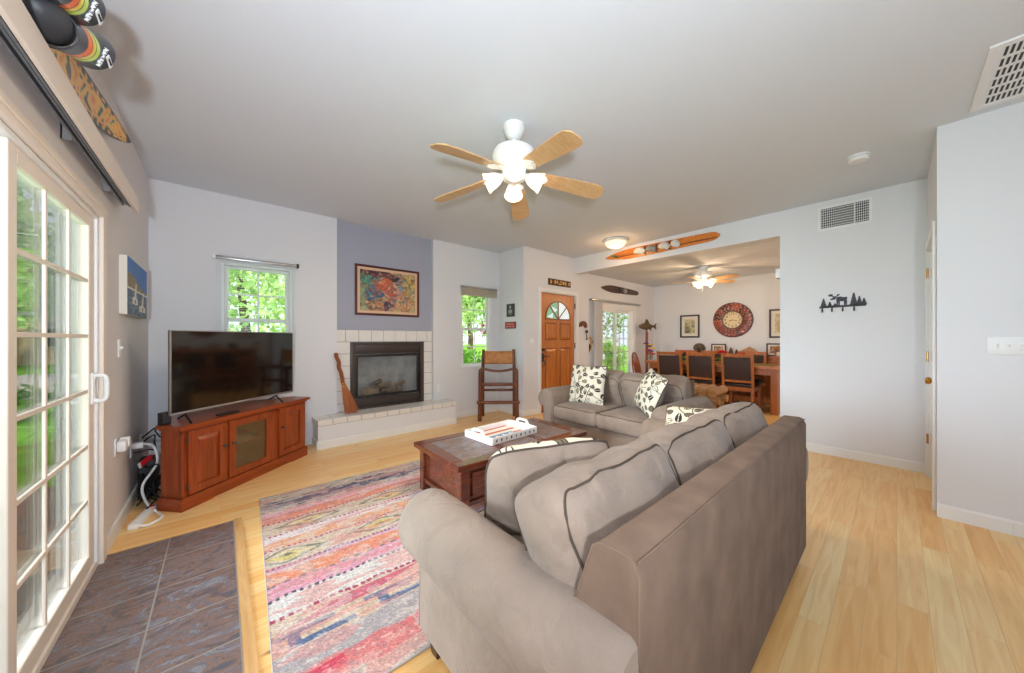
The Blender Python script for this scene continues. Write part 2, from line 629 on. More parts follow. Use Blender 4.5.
    def build(s, name, mat, parent=None, smooth=40, paint=None, kind=None):
        me = bpy.data.meshes.new(name)
        me.from_pydata([tuple(p) for p in s.v], [], s.f)
        mats = mat if isinstance(mat, (list, tuple)) else [mat]
        for q in mats:
            me.materials.append(M[q] if isinstance(q, str) else q)
        if len(mats) > 1:
            me.polygons.foreach_set('material_index', s.mi)
        if paint is not None:
            at = me.color_attributes.new('paint', 'FLOAT_COLOR', 'POINT')
            a = np.ones((len(s.v), 4), np.float32)
            a[:, :3] = paint
            at.data.foreach_set('color', a.ravel())
        bm = bmesh.new()
        bm.from_mesh(me)
        bmesh.ops.recalc_face_normals(bm, faces=bm.faces)
        bm.to_mesh(me)
        bm.free()
        if smooth:
            me.polygons.foreach_set('use_smooth', [True] * len(me.polygons))
            me.set_sharp_from_angle(angle=math.radians(smooth))
        me.update()
        o = bpy.data.objects.new(name, me)
        COL.objects.link(o)
        if parent is not None:
            o.parent = parent
        if kind:
            o['kind'] = kind
        return o

def tag(o, label, cat, group=None):
    o['label'] = label
    o['category'] = cat
    if group:
        o['group'] = group
    return o

def thing(name, label, cat, loc=(0, 0, 0), rotz=0, group=None, rot=None):
    o = bpy.data.objects.new(name, None)
    o.empty_display_size = .1
    COL.objects.link(o)
    o.location = loc
    o.rotation_euler = rot if rot else (0, 0, rotz)
    return tag(o, label, cat, group)

def setting(name, loc=(0, 0, 0), rotz=0):
    o = bpy.data.objects.new(name, None)
    COL.objects.link(o)
    o.location = loc
    o.rotation_euler = (0, 0, rotz)
    o['kind'] = 'structure'
    return o

def kids(o):
    return [c for c in bpy.data.objects if c.parent is o]

def copy_tree(o, parent=None):
    c = o.copy()
    COL.objects.link(c)
    if parent is not None:
        c.parent = parent
    for k in kids(o):
        copy_tree(k, c)
    return c

def painted_panel(name, w, h, nx, ny, fn, mat, parent=None, X=None, thick=.004):
    """flat panel in the local xz plane facing -y with a drawn front"""
    xs = np.linspace(0, 1, nx + 1)
    ys = np.linspace(0, 1, ny + 1)
    U, V = np.meshgrid(xs, ys)
    colr = lin(fn(U, V)).reshape(-1, 3)
    vs = [((u - .5) * w, 0, (v - .5) * h) for v in ys for u in xs]
    fs = [(j * (nx + 1) + i, j * (nx + 1) + i + 1, (j + 1) * (nx + 1) + i + 1, (j + 1) * (nx + 1) + i) for j in range(ny) for i in range(nx)]
    mb = MB()
    mb.add(vs, fs, X)
    base = len(mb.v)
    bk = [(-w / 2, thick, -h / 2), (w / 2, thick, -h / 2), (w / 2, thick, h / 2), (-w / 2, thick, h / 2)]
    mb.add(bk, [(0, 3, 2, 1)], X)
    c4 = [0, nx, (nx + 1) * (ny + 1) - 1, (nx + 1) * ny]
    mb.f += [(c4[0], c4[1], base + 1, base), (c4[1], c4[2], base + 2, base + 1), (c4[2], c4[3], base + 3, base + 2), (c4[3], c4[0], base, base + 3)]
    mb.mi += [0] * 4
    pc = np.concatenate([colr, colr[c4]])
    return mb.build(name, mat, parent, smooth=0, paint=pc)

# value noise on arrays, for the drawn patterns
def vnoise(U, V, fx, fy, seed=0):
    r = np.random.default_rng(seed)
    g = r.random((int(fy) + 3, int(fx) + 3))
    x = U * fx
    y = V * fy
    i = np.clip(x.astype(int), 0, int(fx))
    j = np.clip(y.astype(int), 0, int(fy))
    a = x - i
    b = y - j
    a = a * a * (3 - 2 * a)
    b = b * b * (3 - 2 * b)
    return (g[j, i] * (1 - a) + g[j, i + 1] * a) * (1 - b) + (g[j + 1, i] * (1 - a) + g[j + 1, i + 1] * a) * b

def mixc(base, mask, col):
    m = np.clip(mask, 0, 1)[..., None]
    return base * (1 - m) + np.array(col, float) * m

def wall_holes(name, axis, pos, thick, a0, a1, z0, z1, holes, mat, side=1):
    """wall slab with rectangular openings; axis 'x' = plane x=pos running in y; side = where the thickness goes"""
    ca = sorted({a0, a1, *[q for h in holes for q in h[:2] if a0 < q < a1]})
    cz = sorted({z0, z1, *[q for h in holes for q in h[2:] if z0 < q < z1]})
    mb = MB()
    p0, p1 = sorted((pos, pos + side * thick))
    inside = lambda a, z: any(h[0] < a < h[1] and h[2] < z < h[3] for h in holes)
    # merge vertically where possible
    for i in range(len(ca) - 1):
        am = (ca[i] + ca[i + 1]) / 2
        run = None
        for j in range(len(cz)):
            solid = j < len(cz) - 1 and not inside(am, (cz[j] + cz[j + 1]) / 2)
            if solid and run is None:
                run = cz[j]
            if not solid and run is not None:
                lo = (p0, ca[i], run) if axis == 'x' else (ca[i], p0, run)
                hi = (p1, ca[i + 1], cz[j]) if axis == 'x' else (ca[i + 1], p1, cz[j])
                mb.b2(lo, hi)
                run = None
    return mb.build(name, mat, kind='structure', smooth=0)

# ------------------------------------------------------------------ the room
XL, YF, XE, YD, XV, XN, YN = -.509, 4.559, 3.664, 3.932, 4.941, 3.808, -.185
H, HD, XB = 2.74, 2.53, 8.15
MB().b2((-.65, -3.6, -.12), (8.3, 4.75, 0)).build('floor', 'floor', kind='structure', smooth=0)
MB().b2((-.65, -3.6, H), (XV + .14, 4.75, H + .12)).build('ceiling', 'ceiling', kind='structure', smooth=0)
MB().b2((XV + .14, -.6, HD), (8.3, 4.2, HD + .12)).build('ceiling_dining', 'ceiling', kind='structure', smooth=0)
wall_holes('wall_left', 'x', XL, .14, -3.6, YF + .14, 0, H, [(1.03, 2.89, 0, 1.925)], 'grey_wall', -1)
wall_holes('wall_far', 'y', YF, .14, XL, XE, 0, H, [(0, .62, .95, 2.05), (2.90, 3.50, .80, 2.09), (1.085, 2.40, 0, H)], 'white_wall', 1)
wall_holes('wall_fireplace', 'y', YF + .06, .08, 1.085, 2.40, 0, H, [(1.25, 2.26, .325, 1.21)], 'blue_wall', 1)
MB().b2((XE, YD, 0), (XE + .13, YF + .14, H)).build('wall_entry_side', 'white_wall', kind='structure', smooth=0)
wall_holes('wall_entry', 'y', YD, .14, XE + .13, 5.40, 0, H, [(4.06, 5.0, 0, 2.045)], 'white_wall', 1)
wall_holes('wall_dining_left', 'y', 3.985, .14, 5.40, XB, 0, HD, [(5.80, 7.20, 0, 1.93)], 'white_wall', 1)
MB().b2((XB, -.6, 0), (XB + .14, 4.13, HD)).build('wall_dining_back', 'white_wall', kind='structure', smooth=0)
wall_holes('wall_right', 'x', XV, .14, YN - .1, YD, 0, H, [(.899, YD, 0, 2.455)], 'white_wall', 1)
wall_holes('wall_near_return', 'y', YN, .10, XN + .10, XV, 0, H, [(3.985, 4.815, 0, 2.045)], 'white_wall', -1)
MB().b2((XN, -.66, 0), (XN + .10, YN, H)).prism([(3.808, -.66), (3.908, -.66), (5.2, -2.0), (5.1, -2.05)], H).build('wall_near', 'white_wall', kind='structure', smooth=0)
wall_holes('wall_rear', 'y', -3.6, .12, -.65, 5.2, 0, H, [], 'white_wall', -1)
MB().b2((5.08, -2.05, 0), (5.2, -3.6, H)).build('wall_rear_right', 'white_wall', kind='structure', smooth=0)
wall_holes('wall_dining_rear', 'y', -.45, .12, 5.08, XB, 0, HD, [], 'white_wall', -1)
MB().b2((4.24, -1.3, 0), (4.9, -1.2, 2.3)).build('wall_closet', 'white_wall', kind='structure', smooth=0)

def skirting(name, pts, h=.092, t=.013, closed=False):
    """board running along the foot of a wall; pts in order, wall on the left"""
    mb = MB()
    for (x0, y0), (x1, y1) in zip(pts, pts[1:]):
        d = Vector((x1 - x0, y1 - y0, 0))
        L = d.length
        ang = math.atan2(d.y, d.x)
        X = TR((x0, y0, 0), (0, 0, ang))
        prof = [(0, 0), (-t, 0), (-t, h - .012), (-t * .45, h), (0, h)]
        mb.loft([[(-.001, y, z) for y, z in prof], [(L + .001, y, z) for y, z in prof]], X=X)
    return mb.build(name, 'trim', kind='structure', smooth=0)

skirting('baseboard_left', [(XL, 2.956), (XL, YF)])
skirting('baseboard_far', [(XL, YF), (.815, YF)])
skirting('baseboard_niche', [(2.62, YF), (XE, YF)])
skirting('baseboard_entry_side', [(XE, YF), (XE, YD)])
skirting('baseboard_entry', [(XE - .013, YD), (3.985, YD)])
skirting('baseboard_entry_right', [(5.07, YD), (5.40, YD)])
skirting('baseboard_right', [(XV, .899), (XV, YN)])
skirting('baseboard_jamb', [(XV + .14, .899), (XV - .013, .899)])
skirting('baseboard_near', [(XN, YN), (XN, -.481)])
skirting('baseboard_near_end', [(XN, -.484), (XN, -.66), (5.1, -2.05)])
skirting('baseboard_dining_back', [(XB, 3.985), (XB, -.45)])
skirting('baseboard_dining_left', [(7.26, 3.985), (XB, 3.985)])

# slate landing inside the sliding door
MB().b2((-.51, .9, 0), (.064, 2.975, .005)).build('floor_slate', 'slate', kind='structure', smooth=0)
MB().b2((.066, .9, 0), (.107, 3.0, .006)).b2((-.495, 2.977, 0), (.066, 2.985, .006)).build('trim_floor_strip', 'strip', kind='structure', smooth=0)

# hearth and tiled surround
hearth = setting('hearth')
MB().b2((.822, 4.27, 0), (2.613, YF + .06, .262)).build('hearth_body', 'white_wall', hearth, smooth=0)
mb = MB()
mb.b2((.815, 4.265, .258), (2.62, YF + .06, .3235), mi=1)
tw = 1.805 / 11.5
for i in range(12):
    a = .815 + i * tw
    b = min(a + tw, 2.62)
    mb.b2((a + .003, 4.258, .262), (b - .003, 4.30, .326), bev=.004)
    for k, (y0, y1) in enumerate(((4.303, 4.455), (4.458, 4.615))):
        mb.b2((a + .003, y0, .315), (b - .003, y1, .326), bev=.003)
for k in range(2):
    mb.b2((.809, 4.303 + k * .157, .262), (.817, 4.455 + k * .1, .326), bev=.003)
    mb.b2((2.618, 4.303 + k * .157, .262), (2.626, 4.455 + k * .1, .326), bev=.003)
mb.build('hearth_tile', ['tile', 'grout'], hearth, smooth=0)
skirting('hearth_skirting', [(.822, YF), (.822, 4.27), (2.613, 4.27), (2.613, YF)]).parent = hearth
mb = MB()
mb.b2((1.088, 4.604, .325), (1.25, 4.62, 1.362), mi=1)
mb.b2((2.26, 4.604, .325), (2.398, 4.62, 1.362), mi=1)
mb.b2((1.25, 4.604, 1.208), (2.26, 4.62, 1.362), mi=1)
g = .003
xs = [1.088 + .105] + [1.088 + .105 + .1605 * i for i in range(1, 8)]
edges = [1.088, *xs, 2.398]
for a, b in zip(edges, edges[1:]):
    mb.b2((a + g, 4.598, 1.212), (b - g, 4.612, 1.36), bev=.003)
zs = [1.209, 1.057, .90, .743, .585, .427, .327]
for zt, zb in zip(zs, zs[1:]):
    mb.b2((1.088 + g, 4.598, zb + g), (1.25 - g, 4.612, zt - g), bev=.003)
    mb.b2((2.262 + g, 4.598, zb + g), (2.398 - g, 4.612, zt - g), bev=.003)
so = mb.build('fireplace_surround', ['tile', 'grout'], smooth=0, kind='structure')

# gas fireplace insert
fi = thing('fireplace_insert', 'black gas fireplace insert with glass front set in the white tiled surround', 'fireplace', (1.755, 4.60, .327))
mb = MB()
fw_, fh_ = 1.01, .88
mb.frame('y', -fw_ / 2, fw_ / 2, 0, fh_, -.02, .04, .055, wb=.02, wt=.03, bev=.004)
mb.build('outer_frame', 'bronze', fi)
for z0, z1 in ((.72, .85), (.02, .14)):
    mb = MB()
    mb.box((0, .012, (z0 + z1) / 2), (fw_ - .11, .012, z1 - z0), (math.radians(6), 0, 0), .004)
    mb.box((0, .0, z1 - .006), (fw_ - .11, .012, .010), bev=.003)
    mb.box((0, .006, z0 + .004), (fw_ - .11, .010, .008), bev=.003)
    mb.build('louver_panel', 'bronze', fi)
mb = MB()
gx0, gx1, gz0, gz1 = -.445, .445, .145, .715
mb.frame('y', gx0, gx1, gz0, gz1, 0, .03, .035, wb=.03, bev=.004)
gf = mb.build('glass_frame', 'black', fi)
MB().b2((gx0 + .03, .018, gz0 + .028), (gx1 - .03, .021, gz1 - .03)).build('pane', 'fire_glass', gf, smooth=0)
mb = MB()
mb.b2((-.47, .42, .10), (.47, .44, .75))
mb.add([(-.48, .05, .10), (-.30, .42, .10), (-.30, .42, .75), (-.48, .05, .75)], [(0, 1, 2, 3)])
mb.add([(.48, .05, .10), (.30, .42, .10), (.30, .42, .75), (.48, .05, .75)], [(0, 1, 2, 3)])
mb.b2((-.48, .04, .09), (.48, .43, .135))
mb.b2((-.48, .04, .74), (.48, .43, .76))
mb.build('fire_chamber', 'firebox', fi, smooth=0)
def rough_log(p0, p1, r, seed):
    mb = MB()
    pts = []
    rad = []
    for i in range(9):
        t = i / 8
        p = Vector(p0).lerp(Vector(p1), t)
        p += Vector((0, .008 * math.sin(seed + 5 * t), .010 * math.sin(seed * 2 + 4 * t)))
        pts.append(p)
        rad.append(r * (1 + .16 * math.sin(seed * 3 + 9 * t)))
    mb.tube(pts, rad, 10)
    return mb
for k, (p0, p1, r, mt) in enumerate((((-.32, .14, .19), (-.13, .10, .22), .062, 'birch'), ((-.18, .24, .17), (.26, .22, .18), .05, 'burnt'),
                                     ((-.26, .15, .20), (-.02, .28, .33), .036, 'burnt'), ((-.05, .17, .18), (.22, .10, .24), .045, 'burnt'),
                                     ((.05, .2, .20), (.28, .16, .29), .034, 'birch'), ((-.1, .14, .25), (.1, .24, .28), .03, 'birch'))):
    rough_log(p0, p1, r, k + 1.3).build('log', mt, fi)

# ------------------------------------------------------------------ windows and doors
def sash(mb, x0, x1, z0, z1, y, w=.035, t=.03):
    mb.frame('y', x0, x1, z0, z1, y, y + t, w, bev=.004)

def hung_window(name, x0, x1, z0, z1, zm, y, cols, rows_top, rows_bot):
    r = setting(name)
    mb = MB()
    w = .025
    mb.frame('y', x0, x1, z0 + .006, z1, y + .03, y + .13, w, wb=0)
    mb.b2((x0 - .04, y - .022, z0 - .02), (x1 + .04, y + .13, z0 + .006), bev=.004)
    mb.build('window_frame', 'vinyl', r, smooth=0)
    for k, (a, b, yy, rows) in enumerate(((zm - .02, z1 - w, y + .085, rows_top), (z0 + .006, zm + .02, y + .05, rows_bot))):
        mb = MB()
        sash(mb, x0 + w, x1 - w, a, b, yy)
        s = mb.build('window_sash', 'vinyl', r)
        gx0, gx1, gz0, gz1 = x0 + w + .033, x1 - w - .033, a + .033, b - .033
        MB().b2((gx0 - .002, yy + .012, gz0 - .002), (gx1 + .002, yy + .016, gz1 + .002)).build('pane', 'glass', s, smooth=0)
        mb = MB()
        for c in range(1, cols):
            q = gx0 + (gx1 - gx0) * c / cols
            mb.b2((q - .008, yy + .017, gz0), (q + .008, yy + .024, gz1))
        for c in range(1, rows):
            q = gz0 + (gz1 - gz0) * c / rows
            mb.b2((gx0, yy + .0165, q - .008), (gx1, yy + .0245, q + .008))
        if len(mb.v):
            mb.build('muntin', 'vinyl', s, smooth=0)
    return r

hung_window('window_1', 0.0, .62, .95, 2.05, 1.45, YF, 2, 2, 2)
hung_window('window_2', 2.90, 3.50, .80, 2.09, 1.41, YF, 2, 2, 2)

# open mini blind on the television window
bl = thing('window_blind', 'white open slatted blind on the window above the television', 'blind', (.305, 4.53, 2.08))
MB().b2((-.35, -.018, -.012), (.35, .012, .018), bev=.003).build('headrail', 'silver', bl)
mb = MB()
nsl = 46
for i in range(nsl):
    z = -.03 - i * .0235
    mb.box((0, 0, z), (.69, .024, .0016), (math.radians(5), 0, 0))
for x in (-.27, 0, .27):
    mb.b2((x - .0008, -.0125, -1.10), (x + .0008, -.0118, 0))
    mb.b2((x - .0008, .0118, -1.10), (x + .0008, .0125, 0))
mb.build('slats', 'slat', bl, smooth=0)
MB().b2((-.345, -.013, -1.115), (.345, .013, -1.10)).build('bottom_rail', 'slat', bl)
for x in (-.36, .36):
    MB().b2((x - .012, -.022, -.018), (x + .012, .028, .026), bev=.002).build('bracket', 'black' if x > 0 else 'slat', bl)

# raised pleated shade on the niche window
ps = thing('pleated_blind', 'beige pleated shade drawn up at the top of the niche window', 'window shade', (3.225, 4.525, 2.085))
MB().b2((-.355, -.02, -.018), (.355, .03, .012), bev=.003).build('headrail', 'silver', ps)
mb = MB()
prof = []
for i in range(15):
    prof.append((-.026 if i % 2 else -.012, -.02 - i * .0075))
prof += [(.026, prof[-1][1]), (.026, -.018)]
mb.loft([[(-.35, y, z) for y, z in prof], [(.35, y, z) for y, z in prof]])
mb.build('pleated_cloth', 'shade_cloth', ps, smooth=0)
MB().b2((-.352, -.028, -.140), (.352, .024, -.124), bev=.003).build('bottom_rail', 'shade_cloth', ps)

# front door
fd = setting('door_1', (4.53, YD + .03, 0))
mb = MB()
mb.b2((-.455, 0, .012), (.455, .042, 2.035), bev=.003)
mb.build('door_slab', 'oak_door', fd, smooth=0)
for (x0, x1, z0, z1) in ((-.335, -.045, 1.225, 1.53), (.045, .335, 1.225, 1.53), (-.335, -.045, .26, 1.09), (.045, .335, .26, 1.09)):
    MB().b2((x0, -.004, z0), (x1, .006, z1), bev=.002).build('panel_moulding', 'oak_dark', fd, smooth=0)
    mb = MB()
    mb.add([(x0 + .022, -.004, z0 + .022), (x1 - .022, -.004, z0 + .022), (x1 - .022, -.004, z1 - .022), (x0 + .022, -.004, z1 - .022),
            (x0 + .055, -.016, z0 + .055), (x1 - .055, -.016, z0 + .055), (x1 - .055, -.016, z1 - .055), (x0 + .055, -.016, z1 - .055)],
           [(0, 1, 5, 4), (1, 2, 6, 5), (2, 3, 7, 6), (3, 0, 4, 7), (4, 5, 6, 7)])
    mb.build('door_panel', 'oak_door', fd, smooth=0)
# fan light: half round of five leaded panes
R0, zc0 = .315, 1.60
mb = MB()
ang = [PI * i / 24 for i in range(25)]
outl = [((R0 + .02) * math.cos(a), (R0 + .02) * math.sin(a) * .95) for a in ang]
inn = [(R0 * math.cos(a), R0 * math.sin(a) * .95) for a in ang]
for i in range(24):
    mb.add([(outl[i][0], -.012, zc0 + outl[i][1]), (outl[i + 1][0], -.012, zc0 + outl[i + 1][1]), (inn[i + 1][0], -.012, zc0 + inn[i + 1][1]), (inn[i][0], -.012, zc0 + inn[i][1]),
            (outl[i][0], .002, zc0 + outl[i][1]), (outl[i + 1][0], .002, zc0 + outl[i + 1][1]), (inn[i + 1][0], .002, zc0 + inn[i + 1][1]), (inn[i][0], .002, zc0 + inn[i][1])],
           [(0, 1, 2, 3), (0, 4, 5, 1), (3, 2, 6, 7)])
mb.b2((-R0 - .02, -.012, zc0 - .02), (R0 + .02, .002, zc0))
for a in (PI / 4, PI / 2, 3 * PI / 4):
    mb.box((math.cos(a) * R0 * .5, -.006, zc0 + math.sin(a) * R0 * .475), (R0, .012, .022), (0, -a, 0))
mb.build('fan_light_frame', 'oak_dark', fd, smooth=0)
def sector(a0, a1, r):
    return [(0.0, 0.0)] + [(r * math.cos(a0 + (a1 - a0) * i / 8), .95 * r * math.sin(a0 + (a1 - a0) * i / 8)) for i in range(9)]
skyglow = glow('glowing_glass', (214, 232, 236), .55)  # panes emit, the daylight behind them is put into the material
greenglow = glow('glowing_green_glass', (120, 170, 140), .5)
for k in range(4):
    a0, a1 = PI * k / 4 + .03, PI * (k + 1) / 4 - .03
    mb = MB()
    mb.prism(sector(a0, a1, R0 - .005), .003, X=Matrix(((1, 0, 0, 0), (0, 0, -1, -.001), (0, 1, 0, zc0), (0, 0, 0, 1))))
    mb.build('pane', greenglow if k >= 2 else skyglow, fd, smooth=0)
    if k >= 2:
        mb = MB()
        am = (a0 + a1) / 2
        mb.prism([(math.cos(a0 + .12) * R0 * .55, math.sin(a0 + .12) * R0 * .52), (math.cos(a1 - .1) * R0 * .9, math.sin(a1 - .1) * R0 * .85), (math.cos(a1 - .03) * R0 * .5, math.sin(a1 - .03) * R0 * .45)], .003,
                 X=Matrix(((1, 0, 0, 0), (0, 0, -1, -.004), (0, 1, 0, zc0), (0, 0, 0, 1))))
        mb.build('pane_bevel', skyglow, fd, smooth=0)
mb = MB()
mb.cyl((-.395, -.03, 1.06), (-.395, 0, 1.06), .028, n=20)
mb.build('deadbolt', 'bronze', fd)
mb = MB()
mb.b2((-.42, -.012, .85), (-.37, 0, 1.0), bev=.004)
mb.tube([(-.395, -.01, .95), (-.395, -.05, .95), (-.36, -.055, .95), (-.28, -.05, .945)], .010, 10)
mb.tube([(-.395, -.01, .88), (-.395, -.045, .87), (-.395, -.05, .80), (-.395, -.01, .77)], .008, 8)
mb.build('door_handle', 'bronze', fd)
for z in (1.85, 1.12, .25):
    MB().cyl((.462, -.012, z - .05), (.462, -.012, z + .05), .011, n=10).build('hinge', 'bronze', fd)
mb = MB()
for x in (-.47, .47):
    s = 1 if x > 0 else -1
    mb.b2((x, -.045, 0), (x + s * .062, -.03, 2.112), bev=.003)
    mb.b2((x - .004 * s, -.03, 0), (x + s * .012, .11, 2.05))
mb.b2((-.47, -.045, 2.048), (.47, -.03, 2.112), bev=.003)
mb.b2((-.47, -.03, 2.038), (.47, .11, 2.05))
mb.build('door_casing', 'trim', fd, smooth=0)
MB().b2((-.46, -.02, 0), (.46, .12, .012)).build('threshold', 'bronze', fd, smooth=0)

# closet door seen edge-on in the near return wall
cd = setting('door_2', (4.40, YN, 0))
MB().b2((-.405, -.06, .01), (.405, -.022, 2.035), bev=.003).build('door_slab', 'trim', cd, smooth=0)
mb = MB()
for s in (-1, 1):
    mb.b2((s * .415, 0, 0), (s * .482, .016, 2.108), bev=.003)
    mb.b2((s * .403, -.1, 0), (s * .417, 0, 2.045))
mb.b2((-.415, 0, 2.042), (.415, .016, 2.108), bev=.003)
mb.b2((-.41, -.1, 2.032), (.41, 0, 2.046))
mb.build('door_casing', 'trim', cd, smooth=0)
mb = MB()
Xk = TR((-.345, -.022, .93), (-PI / 2, 0, 0))
mb.lathe([(.030, 0), (.030, .006), (.012, .012), (.012, .032), (.026, .042), (.028, .056), (.020, .066), (.003, .068)], 20, X=Xk)
mb.build('door_knob', 'brass', cd)
for z in (1.836, 1.09, .348):
    mb = MB()
    mb.cyl((.408, .004, z - .045), (.408, .004, z + .045), .008, n=10)
    mb.b2((.378, -.022, z - .045), (.415, -.017, z + .045))
    mb.build('hinge', 'brass', cd)

# sliding glass door in the left wall
sd = setting('door_3', (XL, 0, 0))
mb = MB()
# casing on the room side
mb.frame('x', .96, 2.955, 0, 1.99, 0, .018, .07, wb=0, bev=.004)
mb.b2((.017, .975, 1.950), (.024, 2.94, 1.965), bev=.003)
mb.build('door_casing', 'cream', sd, smooth=0)
mb = MB()
mb.frame('x', 1.032, 2.888, .019, 1.923, -.139, -.001, .026, wb=0, wt=.022)
mb.build('door_frame', 'vinyl', sd, smooth=0)
mb = MB()
mb.b2((-.15, 1.03, -.02), (-.002, 2.89, .018))
for q in (-.10, -.053, -.008):
    mb.b2((q - .006, 1.05, .018), (q + .006, 2.87, .036), bev=.002)
mb.build('door_sill', 'cream', sd, smooth=0)
def slider_panel(y0, y1, x, st0, st1, mat):
    p = MB()
    zt = 1.90
    p.frame('x', y0, y1, .037, zt, x - .02, x + .02, st0, st1, .073, .06, bev=.004)
    o = p.build('door_panel', mat, sd, smooth=0)
    ya, yb, za, zb = y0 + st0, y1 - st1, .11, zt - .06
    MB().b2((x - .004, ya - .004, za - .004), (x + .004, yb + .004, zb + .004)).build('pane', 'glass_door', o, smooth=0)
    m = MB()
    for c in (1, 2):
        q = ya + (yb - ya) * c / 3
        for sx in (-1, 1):
            m.b2((x + sx * .010 - .005, q - .009, za), (x + sx * .010 + .005, q + .009, zb), bev=.002)
    for c in range(1, 6):
        q = za + (zb - za) * c / 6
        for sx in (-1, 1):
            m.b2((x + sx * .010 - .0055, ya, q - .009), (x + sx * .010 + .0055, yb, q + .009), bev=.002)
    m.build('muntin', mat, o, smooth=0)
    return o
p1 = slider_panel(1.885, 2.862, -.031, .066, .092, 'cream')
p2 = slider_panel(1.055, 1.965, -.077, .075, .075, 'vinyl')
# handle loops both sides of the leading stile
def loop(x0, sgn):
    m = MB()
    pts = []
    for i in range(28):
        a = 2 * PI * i / 28
        c, s_ = math.cos(a), math.sin(a)
        k = (abs(c) ** 4 + abs(s_) ** 4) ** -.25
        pts.append((x0 + sgn * (.027 + .025 * c * k), 2.81, .985 + .068 * s_ * k))
    m.tube(pts, .010, 8, closed=True)
    m.b2((x0 - .001, 2.79, .90), (x0 + sgn * .010, 2.83, 1.07), bev=.004)
    return m
loop(-.011, 1).build('door_handle', 'vinyl', sd)
loop(-.051, -1).build('door_handle', 'vinyl', sd)

# dining sliding door
dd = setting('door_4', (0, 3.985, 0))
mb = MB()
mb.frame('y', 5.802, 7.198, 0, 1.928, .001, .12, .048, wb=.04)
mb.frame('y', 5.74, 7.26, 0, 1.99, -.014, 0, .07, wb=0)
mb.build('door_frame', 'vinyl', dd, smooth=0)
for a, b, yy, nc in ((5.85, 6.52, .03, 2), (6.48, 7.15, .07, 3)):
    mb = MB()
    sash(mb, a, b, .04, 1.88, yy, .06, .035)
    o = mb.build('door_panel', 'vinyl', dd, smooth=0)
    MB().b2((a + .055, yy + .014, .095), (b - .055, yy + .019, 1.825)).build('pane', 'glass', o, smooth=0)
    mb = MB()
    for c in range(1, nc):
        q = a + .06 + (b - a - .12) * c / nc
        mb.b2((q - .009, yy + .02, .1), (q + .009, yy + .03, 1.82))
    for c in range(1, 6):
        q = .1 + 1.72 * c / 6
        mb.b2((a + .06, yy + .0195, q - .009), (b - .06, yy + .0305, q + .009))
    mb.build('muntin', 'vinyl', o, smooth=0)
vb = thing('vertical_blind', 'pale vertical blind pushed to the left of the dining room glass door', 'blind', (6.36, 3.90, 2.02))
MB().b2((-.94, -.02, -.02), (.95, .02, .02), bev=.004).b2((-.9, .02, -.012), (-.88, .084, .012)).b2((.88, .02, -.012), (.90, .084, .012)).build('headrail', 'silver', vb)
for i in range(11):
    mb = MB()
    x = -.80 + i * .022
    prof = [(-.044 + .088 * q / 6, .006 * math.sin(PI * q / 6)) for q in range(7)]
    ring = [(px, py, 0) for px, py in prof] + [(px, py + .0012, 0) for px, py in reversed(prof)]
    mb.prism([(p[0], p[1]) for p in ring], 1.94, X=TR((x, 0, -1.97), (0, 0, math.radians(62))))
    mb.build('vane', 'vane', vb)
MB().cyl((-.90, -.024, -1.5), (-.90, -.024, -.02), .004, n=8).build('wand', 'silver', vb)

# blind valance over the left sliding door
va = thing('blind_valance', 'long cream blind valance with dark track above the left sliding glass door', 'valance', (XL, 0, 0))
MB().b2((.078, .7, 2.085), (.092, 3.335, 2.188), bev=.002).b2((.03, .7, 2.180), (.080, 3.335, 2.188)).build('valance_board', 'cream', va, smooth=0)
mb = MB()
mb.b2((.032, .75, 2.10), (.040, 3.25, 2.14))
mb.b2((.060, .75, 2.10), (.068, 3.25, 2.14))
mb.b2((.032, .75, 2.132), (.068, 3.25, 2.14))
mb.b2((.046, .75, 2.108), (.054, 3.25, 2.132))
mb.build('track', 'track', va, smooth=0)
for y in (1.6, 2.3, 2.95):
    MB().b2((0, y, 2.148), (.078, y + .025, 2.156)).b2((0, y, 2.09), (.005, y + .025, 2.156)).b2((0, y, 2.09), (.03, y + .004, 2.155)).build('bracket', 'silver', va, smooth=0)

# ------------------------------------------------------------------ sofas
def tidy(v, amp, f, seed):
    return noise.noise(Vector((v.x * f + seed, v.y * f - seed, v.z * f))) * amp

def rrect(a, b, r, n=7):
    pts = []
    for cx, cy, s in ((a - r, b - r, 0), (-a + r, b - r, 1), (-a + r, -b + r, 2), (a - r, -b + r, 3)):
        for i in range(n):
            t = PI / 2 * (s + i / (n - 1))
            pts.append((cx + r * math.cos(t), cy + r * math.sin(t)))
    # fill long edges
    out = []
    for i, p in enumerate(pts):
        q = pts[(i + 1) % len(pts)]
        out.append(p)
        d = math.hypot(q[0] - p[0], q[1] - p[1])
        k = int(d / .05)
        for j in range(1, k):
            out.append((p[0] + (q[0] - p[0]) * j / k, p[1] + (q[1] - p[1]) * j / k))
    return out

